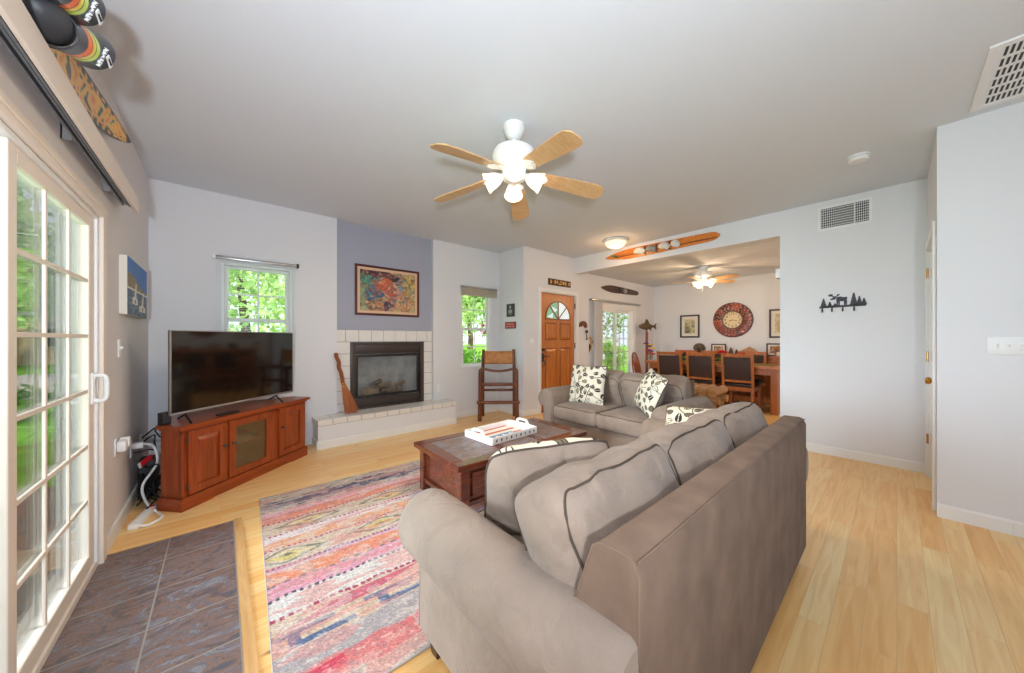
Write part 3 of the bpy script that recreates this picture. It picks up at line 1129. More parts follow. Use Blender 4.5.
def cushion(name, parent, d, r, crown, X, seed, n=20, piped=(1, -1), mat='sofa', wr=.012):
    """box cushion, thin along its local z, with cord around the rims"""
    a, b, c = d[0] / 2, d[1] / 2, d[2] / 2
    def deform(p):
        k = (1 - min(1, (p.x / a) ** 2)) * (1 - min(1, (p.y / b) ** 2))
        z = p.z * (1 + crown * k / c)
        bx = .010 * (1 - (p.z / c) ** 2)
        q = Vector((p.x * (1 + bx / a) , p.y * (1 + bx / b), z))
        q.z += tidy(q, wr, 6, seed) * (.4 + k) + tidy(q, wr * .35, 17, seed + 4) - wr * .55 * max(0, 1 - abs(tidy(q, 6, 5, seed + 21)) * 1.4)
        q.x += tidy(q, wr * .8, 8, seed + 9)
        q.y += tidy(q, wr * .8, 8, seed + 5)
        return q
    mb = MB()
    mb.soft(d, r, n, deform, X)
    o = mb.build(name, mat, parent, smooth=60)
    mb = MB()
    for s in piped:
        k = 1 - .29
        pts = [deform(Vector((x, y, s * (c - r * .29)))) for x, y in rrect(a - r * .29 + .001, b - r * .29 + .001, r * .9)]
        mb.tube(pts, .004, 6, closed=True, X=X)
    mb.build('piping', 'piping', o)
    return o

def make_sofa(label, name, W, D, n, loc, rz, cat='sofa', arm_top=.645, wr=.022, inset=.125):
    root = thing(name, label, cat, loc, rz)
    ra = .122
    zc = arm_top - ra
    for s in (-1, 1):
        cx = W / 2 - ra
        prof = [(W / 2 - .10, .085), (W / 2 - .10, zc - .10)]
        for i in range(17):
            t = math.radians(-48 + (228) * i / 16)
            prof.append((cx + ra * math.cos(t), zc + ra * math.sin(t)))
        prof += [(W / 2 - .245, zc - .06), (W / 2 - .245, .085)]
        cen = (cx - .01, zc - .02)
        def ring(y, k):
            out = []
            for x, z in prof:
                dx, dz = x - cen[0], z - cen[1]
                L = math.hypot(dx, dz)
                f = max(0, (L - k) / L)
                zz = cen[1] + dz * f
                if z < .1:
                    zz = z
                out.append((s * (cen[0] + dx * f), y, zz))
            return out
        mb = MB()
        ys = [(.004, .012), (.02, 0), (.30, .004), (.6, 0), (D - .05, 0), (D - .022, .006), (D - .006, .020), (D, .042)]
        mb.loft([ring(y, k) for y, k in ys])
        arm = mb.build('arm', 'sofa', root, smooth=50)
        mb = MB()
        pp = [(x, D - .004, z) for x, y, z in ring(D, .022)]
        mb.tube(pp, .003, 6)
        mb.build('piping', 'sofa', arm)
    # back frame, a wedge that is upright behind and slopes in front
    bw = W / 2 - inset
    prof = [(0, .085), (0, .77), (.012, .795), (.03, .802), (.095, .800), (.112, .786), (.235, .42), (.235, .085)]
    mb = MB()
    mb.loft([[(x, y, z) for y, z in prof] for x in (-bw, bw)])
    bk = mb.build('back_frame', 'sofa_back', root, smooth=35)
    mb = MB()
    for s in (-1, 1):
        mb.tube([(s * bw, .004, .6), (s * bw, .003, .77), (s * bw, .016, .797), (s * bw, .03, .802), (s * bw, .095, .80), (s * bw, .113, .786), (s * bw, .18, .59)], .0028, 6)
    mb.tube([(-bw, .006, .797), (bw, .006, .797)], .0025, 6)
    mb.build('piping', 'sofa_back', bk)
    MB().b2((-W / 2 + .2, .02, .085), (W / 2 - .2, D - .06, .30), bev=.015).build('base', 'sofa', root)
    cw = (W - .49) / n
    for i in range(n):
        x = -(W - .49) / 2 + cw * (i + .5)
        cushion('seat_cushion', root, (cw - .006, D - .25, .175), .05, .022, TR((x, .235 + (D - .25) / 2, .385)), i * 3.1 + W, wr=.007)
    bwid = (W - .25) / n
    for i in range(n):
        x = -(W - .25) / 2 + bwid * (i + .5) + .02
        X = TR((x, .272, .646), (math.radians(90 - 21), 0, 0))
        cushion('back_cushion', root, (bwid - .004, .40, .24), .07, .05, X, i * 2.3 + W * 2 + 1, wr=wr)
    for sx in (-1, 1):
        for y in (.06, D - .08):
            mb = MB()
            mb.loft([[(sx * (W / 2 - .15) + q * a, y + q2 * a, z) for q, q2 in ((-1, -1), (1, -1), (1, 1), (-1, 1))] for a, z in ((.022, 0), (.034, .105))])
            mb.build('leg', 'darkleg', root)
    return root

make_sofa('long taupe three seat sofa seen from behind in the foreground', 'sofa', 2.10, .94, 3, (1.555, .335, 0), 0)
make_sofa('smaller taupe two seat sofa facing the coffee table before the dining room', 'loveseat', 1.68, .93, 2, (3.885, 2.085, 0), PI / 2, inset=.20)

# scatter pillows printed with leaves
def leaves(U, V, seed=1, n=34):
    r = np.random.default_rng(seed)
    img = np.ones(U.shape + (3,)) * np.array((226, 215, 194.))
    # curling stems
    for k in range(9):
        x0, y0 = r.random(2)
        a = r.random() * 6.28
        amp = .05 + .05 * r.random()
        f = 6 + 5 * r.random()
        ca, sa = math.cos(a), math.sin(a)
        s = (U - x0) * ca + (V - y0) * sa
        t = -(U - x0) * sa + (V - y0) * ca
        m = (np.abs(t - amp * np.sin(s * f)) < .008) & (np.abs(s) < .33)
        img[m] = (52, 46, 42)
    cols = [(46, 42, 40), (58, 52, 48), (168, 150, 122), (120, 108, 92), (226, 215, 194), (60, 54, 50)]
    pts = []
    for _ in range(1200):
        p = r.random(2)
        if all((p[0] - q[0]) ** 2 + (p[1] - q[1]) ** 2 > .0190 for q in pts):
            pts.append(p)
        if len(pts) >= n:
            break
    for k, p in enumerate(pts):
        a = r.random() * 6.28
        L = .062 + .022 * r.random()
        ca, sa = math.cos(a), math.sin(a)
        s = ((U - p[0]) * ca + (V - p[1]) * sa) / L
        t = (-(U - p[0]) * sa + (V - p[1]) * ca) / L
        wd = .62 * np.sqrt(np.clip(1 - s ** 2, 0, 1)) * (1 - .35 * s)
        ins = (np.abs(s) < 1) & (np.abs(t) < wd)
        rim = ins & ((np.abs(t) > wd - .17) | (np.abs(s) > .88))
        img[ins] = cols[k % 6]
        img[rim] = (44, 40, 38)
        vein = ins & (np.abs(t) < .06)
        img[vein] = (226, 215, 194) if k % 6 in (0, 1, 5) else (50, 46, 42)
    return img

def pillow(label, loc, rot, size, seed, group=None, asp=1.0, puff=.088, rc=.05):
    """square pillow, printed front towards local +z, plain back"""
    root = thing('throw_pillow', label, 'pillow', loc, rot=rot, group=group)
    n = 150
    a = size / 2
    def shape(u, v, s):
        e = (1 - abs(u) ** 2.6) * (1 - abs(v) ** 2.6)
        th = s * puff * max(e, 0) ** .5
        px = a * u * (1 - .07 * (1 - v * v)) * math.sqrt(1 - rc * v ** 4)
        py = a * v * (1 - .07 * (1 - u * u)) * math.sqrt(1 - rc * u ** 4)
        p = Vector((px, py * asp, th))
        w = max(e, 0) ** .5
        p.z += (tidy(p, .022, 6, seed) + tidy(p, .010, 15, seed + 3)) * (.25 + .75 * w)
        return p
    tt = np.linspace(-1, 1, n + 1)
    vs = [shape(u, v, 1) for v in tt for u in tt]
    fs = [(j * (n + 1) + i, j * (n + 1) + i + 1, (j + 1) * (n + 1) + i + 1, (j + 1) * (n + 1) + i) for j in range(n) for i in range(n)]
    U, V = np.meshgrid(np.linspace(0, 1, n + 1), np.linspace(0, 1, n + 1))
    mb = MB()
    mb.add(vs, fs)
    mb.build('printed_front', 'cloth', root, smooth=60, paint=lin(leaves(U, V, seed)).reshape(-1, 3))
    m = 44
    tt = np.linspace(-1, 1, m + 1)
    mb = MB()
    mb.add([shape(u, v, -1) for v in tt for u in tt], [(j * (m + 1) + i, (j + 1) * (m + 1) + i, (j + 1) * (m + 1) + i + 1, j * (m + 1) + i + 1) for j in range(m) for i in range(m)])
    mb.build('plain_back', 'sofa', root, smooth=60)
    mb = MB()
    k = 40
    edge = [(-1 + 2 * i / k, -1) for i in range(k)] + [(1, -1 + 2 * i / k) for i in range(k)] + [(1 - 2 * i / k, 1) for i in range(k)] + [(-1, 1 - 2 * i / k) for i in range(k)]
    mb.tube([shape(u, v, 0) for u, v in edge], .005, 6, closed=True)
    mb.build('piping', 'piping', root)
    return root

def facing(nrm, roll=0):
    """rotation whose +z looks along nrm with local y as near to up as it can be"""
    z = Vector(nrm).normalized()
    y = (Vector((0, 0, 1)) - z * z.z).normalized()
    x = y.cross(z)
    m = Matrix((x, y, z)).transposed().to_4x4() @ Matrix.Rotation(roll, 4, 'Z')
    return m.to_euler()

pillow('leaf print pillow with its plain taupe back turned to us, by the near sofa arm', (1.015, .945, .635), facing((.40, .84, .36), math.radians(-3)), .55, 3, asp=.82, puff=.13, rc=.26)
pillow('leaf print pillow leaning on the far arm of the long sofa', (2.12, .76, .655), facing((-.80, -.02, .60), math.radians(6)), .43, 5)
pillow('leaf print pillow standing upright beside the front door end of the loveseat', (3.31, 2.43, .70), facing((-.97, -.12, .22), 0), .47, 8)
pillow('leaf print pillow tilted against the dining side arm of the loveseat', (3.31, 1.65, .70), facing((-.74, .58, .34), math.radians(-11)), .44, 12)

# ------------------------------------------------------------------ rug
def rug_fn(U, V):
    """U along the bands, V from far (0) to near (1)"""
    img = np.zeros(U.shape + (3,))
    bands = [(0, .035, (186, 176, 166)), (.035, .085, (196, 178, 160)), (.085, .125, (96, 92, 116)), (.125, .16, (178, 164, 156)),
             (.16, .20, (226, 168, 178)), (.20, .245, (226, 134, 108)), (.245, .335, (206, 180, 156)), (.335, .375, (228, 214, 214)),
             (.375, .425, (228, 164, 128)), (.425, .52, (212, 192, 168)), (.52, .545, (214, 178, 196)), (.545, .60, (230, 140, 106)),
             (.60, .655, (226, 160, 186)), (.655, .73, (226, 222, 220)), (.73, .775, (214, 190, 170)), (.775, .84, (204, 180, 154)),
             (.84, .90, (168, 162, 166)), (.90, .96, (206, 110, 112)), (.96, 1.01, (188, 170, 160))]
    wob = (vnoise(U, V, 30, 40, 3) - .5) * .012
    Vw = V + wob
    for a, b, c in bands:
        m = (Vw >= a) & (Vw < b)
        img[m] = c
    n1 = vnoise(U, V, 46, 60, 11)
    n2 = vnoise(U, V, 150, 220, 12)
    n3 = vnoise(U, V, 14, 70, 13)
    # repeating motifs
    def dots(v0, h, col, f, duty=.5):
        return mixc(img, ((np.abs(Vw - v0) < h) & (np.mod(U * f, 1) < duty)).astype(float), col)
    img = dots(.248, .004, (150, 60, 120), 96)
    img = dots(.335, .004, (160, 60, 130), 96)
    img = dots(.425, .004, (160, 50, 120), 96)
    img = dots(.522, .006, (120, 60, 140), 110, .6)
    img = dots(.655, .005, (60, 60, 80), 84)
    img = dots(.60, .004, (110, 110, 120), 40)
    img = dots(.73, .005, (170, 60, 90), 80, .6)
    for v0, hh, f, off in ((.29, .034, 5.2, 0), (.473, .04, 5.2, .3)):
        s = np.abs(np.mod(U * f + off, 1) - .5) * 2
        t = np.abs(Vw - v0) / hh
        d = s * 1.15 + t
        img = mixc(img, ((d < .95) & (d > .72)).astype(float), (112, 118, 96))
        img = mixc(img, (d < .55).astype(float), (214, 196, 110))
        img = mixc(img, (d < .2).astype(float), (120, 110, 90))
    # navy smudged figures in the far border
    nav = (np.sin(U * 38 + 6 * n3) * np.sin(V * 120 + 3 * n1) > .15) & (V > .045) & (V < .15) & (n3 > .35)
    img = mixc(img, nav.astype(float) * .85, (58, 62, 96))
    # blue hooked figures in the near border
    s = np.mod(U * 7.5, 1)
    hook = ((V > .782) & (V < .796) & (s < .65)) | ((V > .782) & (V < .832) & (s > .15) & (s < .28)) | ((V > .818) & (V < .832) & (s > .15) & (s < .85))
    img = mixc(img, hook.astype(float) * .9, (64, 92, 142))
    st = (np.mod(U * 4.2 + .2, 1) < .55) & (np.abs(V - .92) < .014)
    img = mixc(img, st.astype(float), (206, 60, 84))
    st = (np.mod(U * 3.1 + V * 9, 1) < .45) & (V > .74) & (V < .775)
    img = mixc(img, st.astype(float) * .8, (200, 70, 100))
    st = (np.mod(U * 2.2, 1) > .6) & (np.abs(V - .69) < .018) & (n1 > .35)
    img = mixc(img, st.astype(float) * .8, (110, 122, 118))
    # faded, rubbed pile
    img = mixc(img, (n1 > .58) * .5, (222, 212, 204))
    img = mixc(img, (n3 > .62) * .45, (216, 126, 122))
    img = mixc(img, (n2 < .22) * .45, (150, 130, 138))
    img = mixc(img, (n2 > .80) * .45, (236, 224, 214))
    img = img * .84 + np.array((214, 204, 198.)) * .16
    return img * (.88 + .24 * rng.random(U.shape)[..., None])

rg = thing('area_rug', 'multicoloured banded area rug under the coffee table and sofa', 'rug', (0, 0, 0))
nx, ny = 560, 440
rw, rl = 2.72, 1.985
us = np.linspace(0, 1, nx + 1)
vs_ = np.linspace(0, 1, ny + 1)
U, V = np.meshgrid(us, vs_)
mb = MB()
Xr = TR((.226, 3.236, 0), (0, 0, math.radians(-1.4)))
mb.add([(u * rw - .045 * v * 1, -v * rl, .009) for v in vs_ for u in us], [(j * (nx + 1) + i, (j + 1) * (nx + 1) + i, (j + 1) * (nx + 1) + i + 1, j * (nx + 1) + i + 1) for j in range(ny) for i in range(nx)], Xr)
mb.build('woven_face', 'rugm', rg, smooth=0, paint=lin(rug_fn(U, V)).reshape(-1, 3))
mb = MB()
cs = [(0, 0), (rw, 0), (rw - .045, -rl), (-.045, -rl)]
mb.loft([[(x, y, .001) for x, y in cs], [(x, y, .0085) for x, y in cs]], X=Xr)
mb.tube([(x, y, .0055) for x, y in cs], .005, 6, closed=True, X=Xr)
mb.build('binding', 'rug_edge', rg, smooth=0)

# ------------------------------------------------------------------ coffee table and tray
ct = thing('coffee_table', 'dark stained wooden coffee table with slate inlays on the rug', 'coffee table', (1.873, 2.25, .009), math.radians(-1.5))
TW, TD, TZ = 1.36, .72, .385
mb = MB()
fr = .095
z0, z1 = TZ - .038, TZ
mb.b2((-TW / 2, -TD / 2, z0), (TW / 2, -TD / 2 + fr, z1), bev=.006)
mb.b2((-TW / 2, TD / 2 - fr, z0), (TW / 2, TD / 2, z1), bev=.006)
mb.b2((-TW / 2, -TD / 2 + fr, z0), (-TW / 2 + fr, TD / 2 - fr, z1), bev=.004)
mb.b2((TW / 2 - fr, -TD / 2 + fr, z0), (TW / 2, TD / 2 - fr, z1), bev=.004)
inw = TW - 2 * fr
for k in (1, 2):
    x = -inw / 2 + inw * k / 3
    mb.b2((x - .03, -TD / 2 + fr, z0), (x + .03, TD / 2 - fr, z1), bev=.004)
mb.b2((-inw / 2, -TD / 2 + fr, z0), (inw / 2, TD / 2 - fr, z1 - .012))
mb.build('table_top', 'table_wood', ct, smooth=0)
for k in range(3):
    a = -inw / 2 + inw * k / 3 + (.03 if k else 0)
    b = -inw / 2 + inw * (k + 1) / 3 - (.03 if k < 2 else 0)
    MB().b2((a + .002, -TD / 2 + fr + .002, z1 - .012), (b - .002, TD / 2 - fr - .002, z1 - .0015), bev=.002).build('slate_inlay', 'slate_inlay', ct, smooth=0)
mb = MB()
mb.b2((-TW / 2 + .07, -TD / 2 + .06, .085), (TW / 2 - .07, TD / 2 - .06, z0))
mb.b2((-TW / 2 + .05, -TD / 2 + .045, z0 - .03), (TW / 2 - .05, TD / 2 - .045, z0), bev=.004)
mb.b2((-TW / 2 + .05, -TD / 2 + .045, .07), (TW / 2 - .05, TD / 2 - .045, .105), bev=.004)
mb.build('apron', 'table_wood', ct, smooth=0)
for k in (0, 1):
    x = -.285 + k * .57
    d = MB().b2((x - .255, -TD / 2 + .038, .125), (x + .255, -TD / 2 + .062, z0 - .045), bev=.006).build('drawer', 'table_wood', ct, smooth=0)
    MB().sph((x, -TD / 2 + .026, .22), .014, 12, 8).build('knob', 'bronze', d)
for sx in (-1, 1):
    for sy in (-1, 1):
        x, y = sx * (TW / 2 - .075), sy * (TD / 2 - .065)
        MB().b2((x - .035, y - .035, 0), (x + .035, y + .035, z0), bev=.005).build('leg', 'table_wood', ct, smooth=0)

tr = thing('serving_tray', 'white serving tray with a stars and stripes pattern on the coffee table', 'tray', (1.885, 2.31, .396), math.radians(3))
tw_, td_, th_ = .53, .36, .058
for s in (-1, 1):
    MB().box((0, s * td_ / 2, th_ / 2), (tw_, .012, th_), bev=.003).build('side', 'plastic', tr, smooth=0)
for s in (-1, 1):
    out = [(-td_ / 2, 0), (td_ / 2, 0), (td_ / 2, th_), (.085, th_ + .004), (.065, th_ + .036), (.045, th_ + .044), (-.045, th_ + .044), (-.065, th_ + .036), (-.085, th_ + .004), (-td_ / 2, th_)]
    hole = [(.05, th_ + .004), (.042, th_ + .024), (-.042, th_ + .024), (-.05, th_ + .004)]
    mb = MB()
    X = Matrix(((0, 0, 1, s * tw_ / 2 - .006), (1, 0, 0, 0), (0, 1, 0, 0), (0, 0, 0, 1)))
    # end board with a hand hole, built from strips
    ph = [(-td_ / 2, 0), (td_ / 2, 0), (td_ / 2, th_), (.05, th_ + .004), (-.05, th_ + .004), (-td_ / 2, th_)]
    mb.prism(ph, .012, X=X)
    mb.prism([(.05, th_ + .004), (.085, th_ + .004), (.065, th_ + .036), (.045, th_ + .044), (.042, th_ + .024)], .012, X=X)
    mb.prism([(-.05, th_ + .004), (-.042, th_ + .024), (-.045, th_ + .044), (-.065, th_ + .036), (-.085, th_ + .004)], .012, X=X)
    mb.prism([(.042, th_ + .024), (.045, th_ + .044), (-.045, th_ + .044), (-.042, th_ + .024)], .012, X=X)
    mb.build('handle', 'plastic', tr, smooth=0)
def flagfn(U, V):
    img = np.ones(U.shape + (3,)) * np.array((240, 238, 230.))
    st = (np.mod(V * 3.2 + .04, 1) < .34) & (U > .12) & (U < .90) & (V > .25)
    img = mixc(img, st.astype(float), (206, 84, 70))
    img = mixc(img, ((U > .08) & (U < .70) & (V < .46)).astype(float), (96, 146, 204))
    for i in range(4):
        for j in range(2):
            cx, cy = .16 + i * .15, .13 + j * .2
            a = np.arctan2((V - cy) * .68, U - cx)
            rr = np.hypot(U - cx, (V - cy) * .68)
            img = mixc(img, (rr < .042 * (1 + .4 * np.cos(5 * a))).astype(float), (244, 244, 244))
    return img
painted_panel('printed_floor', tw_ - .02, td_ - .02, 130, 90, flagfn, 'art', tr, X=TR((0, 0, .013), (-PI / 2, 0, 0)))
def markfn(U, V):
    img = np.ones(U.shape + (3,)) * np.array((238, 238, 238.))
    a = np.abs(np.mod(U * 9, 1) - .5)
    return mixc(img, ((a < .13) & (np.abs(V - .55) < .2)) | ((a < .05) & (np.abs(V - .45) < .3)), (72, 70, 76))
painted_panel('side_print', tw_ - .03, th_ - .012, 130, 14, markfn, 'art', tr, X=TR((0, -td_ / 2 - .0068, th_ / 2)), thick=.0006)

# ------------------------------------------------------------------ corner media cabinet, television
ANG = math.atan2(.6573, .7536)
tv = thing('media_cabinet', 'cherry wood corner media cabinet with a glass middle door under the television', 'cabinet', (-.214, 3.39, 0), ANG)
WT = 1.186
def corner(o=0.0):
    return [(-o, -o), (WT + o, -o), (WT + o, .18), (.66, .64), (.44, .66), (-o, .18)]
MB().prism(corner(.004), .09, z0=0).build('case_plinth_core', 'cherry_h', tv, smooth=0)
mb = MB()
# carcass with an open bay behind the glass door
mb.prism([(0, 0.02), (.335, .02), (.335, .45), (0, .18)], .50, z0=.09)
mb.prism([(.75, .02), (WT, .02), (WT, .18), (.75, .54)], .50, z0=.09)
mb.prism([(.335, .35), (.75, .35), (.66, .62), (.44, .62)], .50, z0=.09)
mb.b2((.32, .0, .55), (.77, .36, .585))
mb.b2((0, 0, .09), (.033, .03, .585))
mb.b2((WT - .033, 0, .09), (WT, .03, .585))
mb.b2((.315, 0, .09), (.341, .03, .585))
mb.b2((.745, 0, .09), (.836, .03, .585))
mb.b2((0, 0, .555), (WT, .03, .585))
mb.b2((.34, .03, .09), (.75, .35, .105))
mb.build('carcass', 'cherry', tv, smooth=0)
mb = MB()
z = .585
for o, a, b in ((.012, .578, .594), (.032, .594, .620)):
    mb.prism(corner(o), b - a, z0=a)
mb.build('cabinet_top', 'cherry_h', tv, smooth=0)
mb = MB()
fo = [(-.014, 0), (.20, 0), (.23, .015), (.27, .035), (WT - .27, .035), (WT - .23, .015), (WT - .20, 0), (WT + .014, 0), (WT + .014, .085), (WT + .006, .095), (-.006, .095), (-.014, .085)]
mb.prism(fo, .016, X=Matrix(((1, 0, 0, 0), (0, 0, 1, -.018), (0, 1, 0, 0), (0, 0, 0, 1))))
mb.b2((-.016, -.016, 0), (-.002, .19, .09))
mb.b2((WT + .002, -.016, 0), (WT + .016, .19, .09))
mb.build('plinth', 'cherry_h', tv, smooth=0)
MB().b2((.345, .06, .335), (.745, .35, .349)).build('inner_shelf', 'cherry_h', tv, smooth=0)
MB().b2((.40, .08, .35), (.66, .30, .395), bev=.004).build('media_player_shelf_unit', 'silver', tv, smooth=0)
def cab_door(x0, x1, glazed, knob_x):
    mb = MB()
    z0, z1, w = .103, .567, .055
    mb.b2((x0, -.018, z0), (x0 + w, 0, z1), bev=.003)
    mb.b2((x1 - w, -.018, z0), (x1, 0, z1), bev=.003)
    mb.b2((x0 + w, -.018, z1 - w), (x1 - w, 0, z1), bev=.003)
    mb.b2((x0 + w, -.018, z0), (x1 - w, 0, z0 + w), bev=.003)
    d = mb.build('door', 'cherry', tv, smooth=0)
    if glazed:
        MB().b2((x0 + w - .004, -.010, z0 + w - .004), (x1 - w + .004, -.007, z1 - w + .004)).build('pane', 'smoked', d, smooth=0)
    else:
        mb = MB()
        a, b, c, e = x0 + w, x1 - w, z0 + w, z1 - w
        k = .028
        mb.add([(a, -.006, c), (b, -.006, c), (b, -.006, e), (a, -.006, e), (a + k, -.014, c + k), (b - k, -.014, c + k), (b - k, -.014, e - k), (a + k, -.014, e - k)],
               [(0, 1, 5, 4), (1, 2, 6, 5), (2, 3, 7, 6), (3, 0, 4, 7), (4, 5, 6, 7)])
        mb.build('panel', 'cherry', d, smooth=0)
    mb = MB()
    mb.lathe([(.007, 0), (.007, .012), (.014, .018), (.015, .026), (.008, .031), (.001, .032)], 14, X=TR((knob_x, -.018, .385), (PI / 2, 0, 0)))
    mb.build('knob', 'bronze', d)
    hx = x0 - .003 if knob_x > (x0 + x1) / 2 else x1 + .003
    for z in (.16, .51):
        MB().cyl((hx, -.012, z - .022), (hx, -.012, z + .022), .006, n=8).build('hinge', 'bronze', d)
cab_door(.033, .315, False, .29)
cab_door(.341, .745, True, .366)
cab_door(.836, 1.150, False, .862)

tvo = thing('television', 'large flat television standing on the corner media cabinet', 'television', (-.214, 3.39, .62), ANG)
oy = .12
x0, x1 = .015, 1.155
mb = MB()
mb.b2((x0, oy, .062), (x1, oy + .022, .692), bev=.004)
mb.b2((x0 + .12, oy + .02, .09), (x1 - .12, oy + .06, .45), bev=.01)
mb.build('casing', 'black', tvo)
mb = MB()
mb.frame('y', x0 - .001, x1 + .001, .060, .694, oy - .003, oy + .014, .008, wb=.018, bev=.002)
mb.build('bezel', 'silver', tvo)
MB().b2((x0 + .007, oy - .0015, .078), (x1 - .007, oy + .002, .686)).build('screen', 'screen', tvo, smooth=0)
for x in (x0 + .11, x1 - .20):
    mb = MB()
    mb.tube([(x - .06, oy - .115, .006), (x - .02, oy - .02, .045), (x, oy + .012, .066)], .007, 8)
    mb.tube([(x + .04, oy + .13, .006), (x + .02, oy + .04, .045), (x, oy + .012, .066)], .007, 8)
    mb.build('foot', 'black', tvo)
Xc = TR((-.214, 3.39, 0), (0, 0, ANG))
q = Xc @ Vector((.38, .045, .62))
rm = thing('remote_control', 'black remote control lying on the media cabinet below the television', 'remote control', q, ANG - .05)
MB().b2((-.085, -.022, 0), (.085, .022, .016), bev=.006).build('body', 'black', rm)
mb = MB()
for i in range(7):
    for j in range(3):
        mb.b2((-.07 + i * .02 - .005, -.013 + j * .013 - .004, .015), (-.07 + i * .02 + .005, -.013 + j * .013 + .004, .018))
mb.build('buttons', 'charcoal', rm, smooth=0)
q = Xc @ Vector((.012, .165, .62))
sp = thing('set_top_speaker', 'small black box on the left end of the media cabinet', 'speaker', q, ANG)
MB().b2((-.03, -.022, 0), (.03, .022, .09), bev=.005).build('body', 'black', sp)
MB().b2((-.024, -.0245, .01), (.024, -.021, .08), bev=.001).build('grille', 'charcoal', sp)

# ------------------------------------------------------------------ tall leather chair in the niche
p0, p1 = Vector((2.966, 4.145, 0)), Vector((3.393, 3.80, 0))
cw_ = (p1 - p0).length
sa = math.atan2(p1.y - p0.y, p1.x - p0.x)
st = thing('bar_chair', 'tall wooden chair with a tan leather back standing in the niche', 'chair', (p0 + p1) / 2, sa)
w2, dp = cw_ / 2, .33
for s in (-1, 1):
    MB().tube([(s * (w2 + .01), 0, 0), (s * w2, .005, .4), (s * w2, .01, .755)], [.030, .031, .029], 14).build('front_leg', 'stool', st)
    MB().tube([(s * (w2 - .02), dp, 0), (s * (w2 - .022), dp - .01, .76), (s * (w2 - .03), dp + .02, 1.075)], [.027, .026, .024], 14).build('rear_leg', 'stool', st)
    MB().tube([(s * (w2 - .004), -.045, .765), (s * (w2 - .012), dp + .03, .765)], .030, 14).build('seat_rail', 'stool', st)
    MB().cyl((s * w2, 0, .27), (s * (w2 - .02), dp, .27), .016, n=12).build('stretcher', 'stool', st)
MB().tube([(-w2 - .05, -.022, .285), (w2 + .05, -.022, .285)], .024, 14).build('footrest', 'stool', st)
MB().box((0, .0, .555), (cw_, .03, .05), bev=.01).build('stretcher', 'stool', st)
MB().box((0, dp, .42), (cw_ - .05, .026, .04), bev=.008).build('stretcher', 'stool', st)
def sling(pts_fn, nu, nv, th, name, mat):
    mb = MB()
    top = [pts_fn(i / nu, j / nv) for j in range(nv + 1) for i in range(nu + 1)]
    n = len(top)
    f = [(j * (nu + 1) + i, j * (nu + 1) + i + 1, (j + 1) * (nu + 1) + i + 1, (j + 1) * (nu + 1) + i) for j in range(nv) for i in range(nu)]
    mb.add(top, f)
    o = mb.build(name, mat, st, smooth=60)
    md = o.modifiers.new('thickness', 'SOLIDIFY')
    md.thickness = th
    return o
sling(lambda u, v: (-w2 + cw_ * u, -.03 + (dp + .03) * v, .792 - .045 * math.sin(PI * u)), 16, 6, .006, 'seat', 'leather_d')
sling(lambda u, v: (-(w2 - .03) + (cw_ - .06) * u, dp - .008 + .03 * v + .03 * math.sin(PI * u), .845 + .205 * v - .006 * math.sin(PI * u)), 16, 6, .006, 'backrest', 'leather')

# broom on the hearth
br = thing('hearth_broom', 'straw broom leaning against the wall left of the fireplace', 'broom', (0, 0, 0))
a, b = Vector((1.205, 4.42, .327)), Vector((1.065, 4.525, 1.075))
dr = (b - a).normalized()
pts, rad = [], []
for i in range(16):
    t = .42 + .58 * i / 15
    ph = i * 1.1
    pts.append(a.lerp(b, t) + Vector((math.cos(ph), math.sin(ph), 0)) * .005)
    rad.append(.024 if i < 15 else .020)
mb = MB()
for k in range(3):
    mb.tube([p + Vector((math.cos(i * .55 + k * 2.1), math.sin(i * .55 + k * 2.1), 0)) * .011 for i, p in enumerate(pts)], [r * .62 for r in rad], 8)
mb.build('handle', 'straw_h', br)
mb = MB()
for k in range(90):
    an = random.random() * 6.28
    rr = math.sqrt(random.random())
    p = a.lerp(b, .5) + Vector((math.cos(an), math.sin(an) * .8, 0)) * .020 * rr
    e = a + Vector((math.cos(an) * .085 * rr + .01, math.sin(an) * .05 * rr, random.random() * .04))
    mid = p.lerp(e, .5) + Vector((math.cos(an), math.sin(an), 0)) * .004
    mb.tube([p, mid, e], [.0035, .004, .003], 5)
mb.build('bristles', 'straw', br)
mb = MB()
for t in (.44, .47, .50):
    c = a.lerp(b, t)
    mb.tube([c + Vector((math.cos(q_), math.sin(q_), -.1 * math.cos(q_))) * .028 for q_ in [2 * PI * i / 14 for i in range(14)]], .004, 6, closed=True)
mb.build('binding', 'tan_board', br)

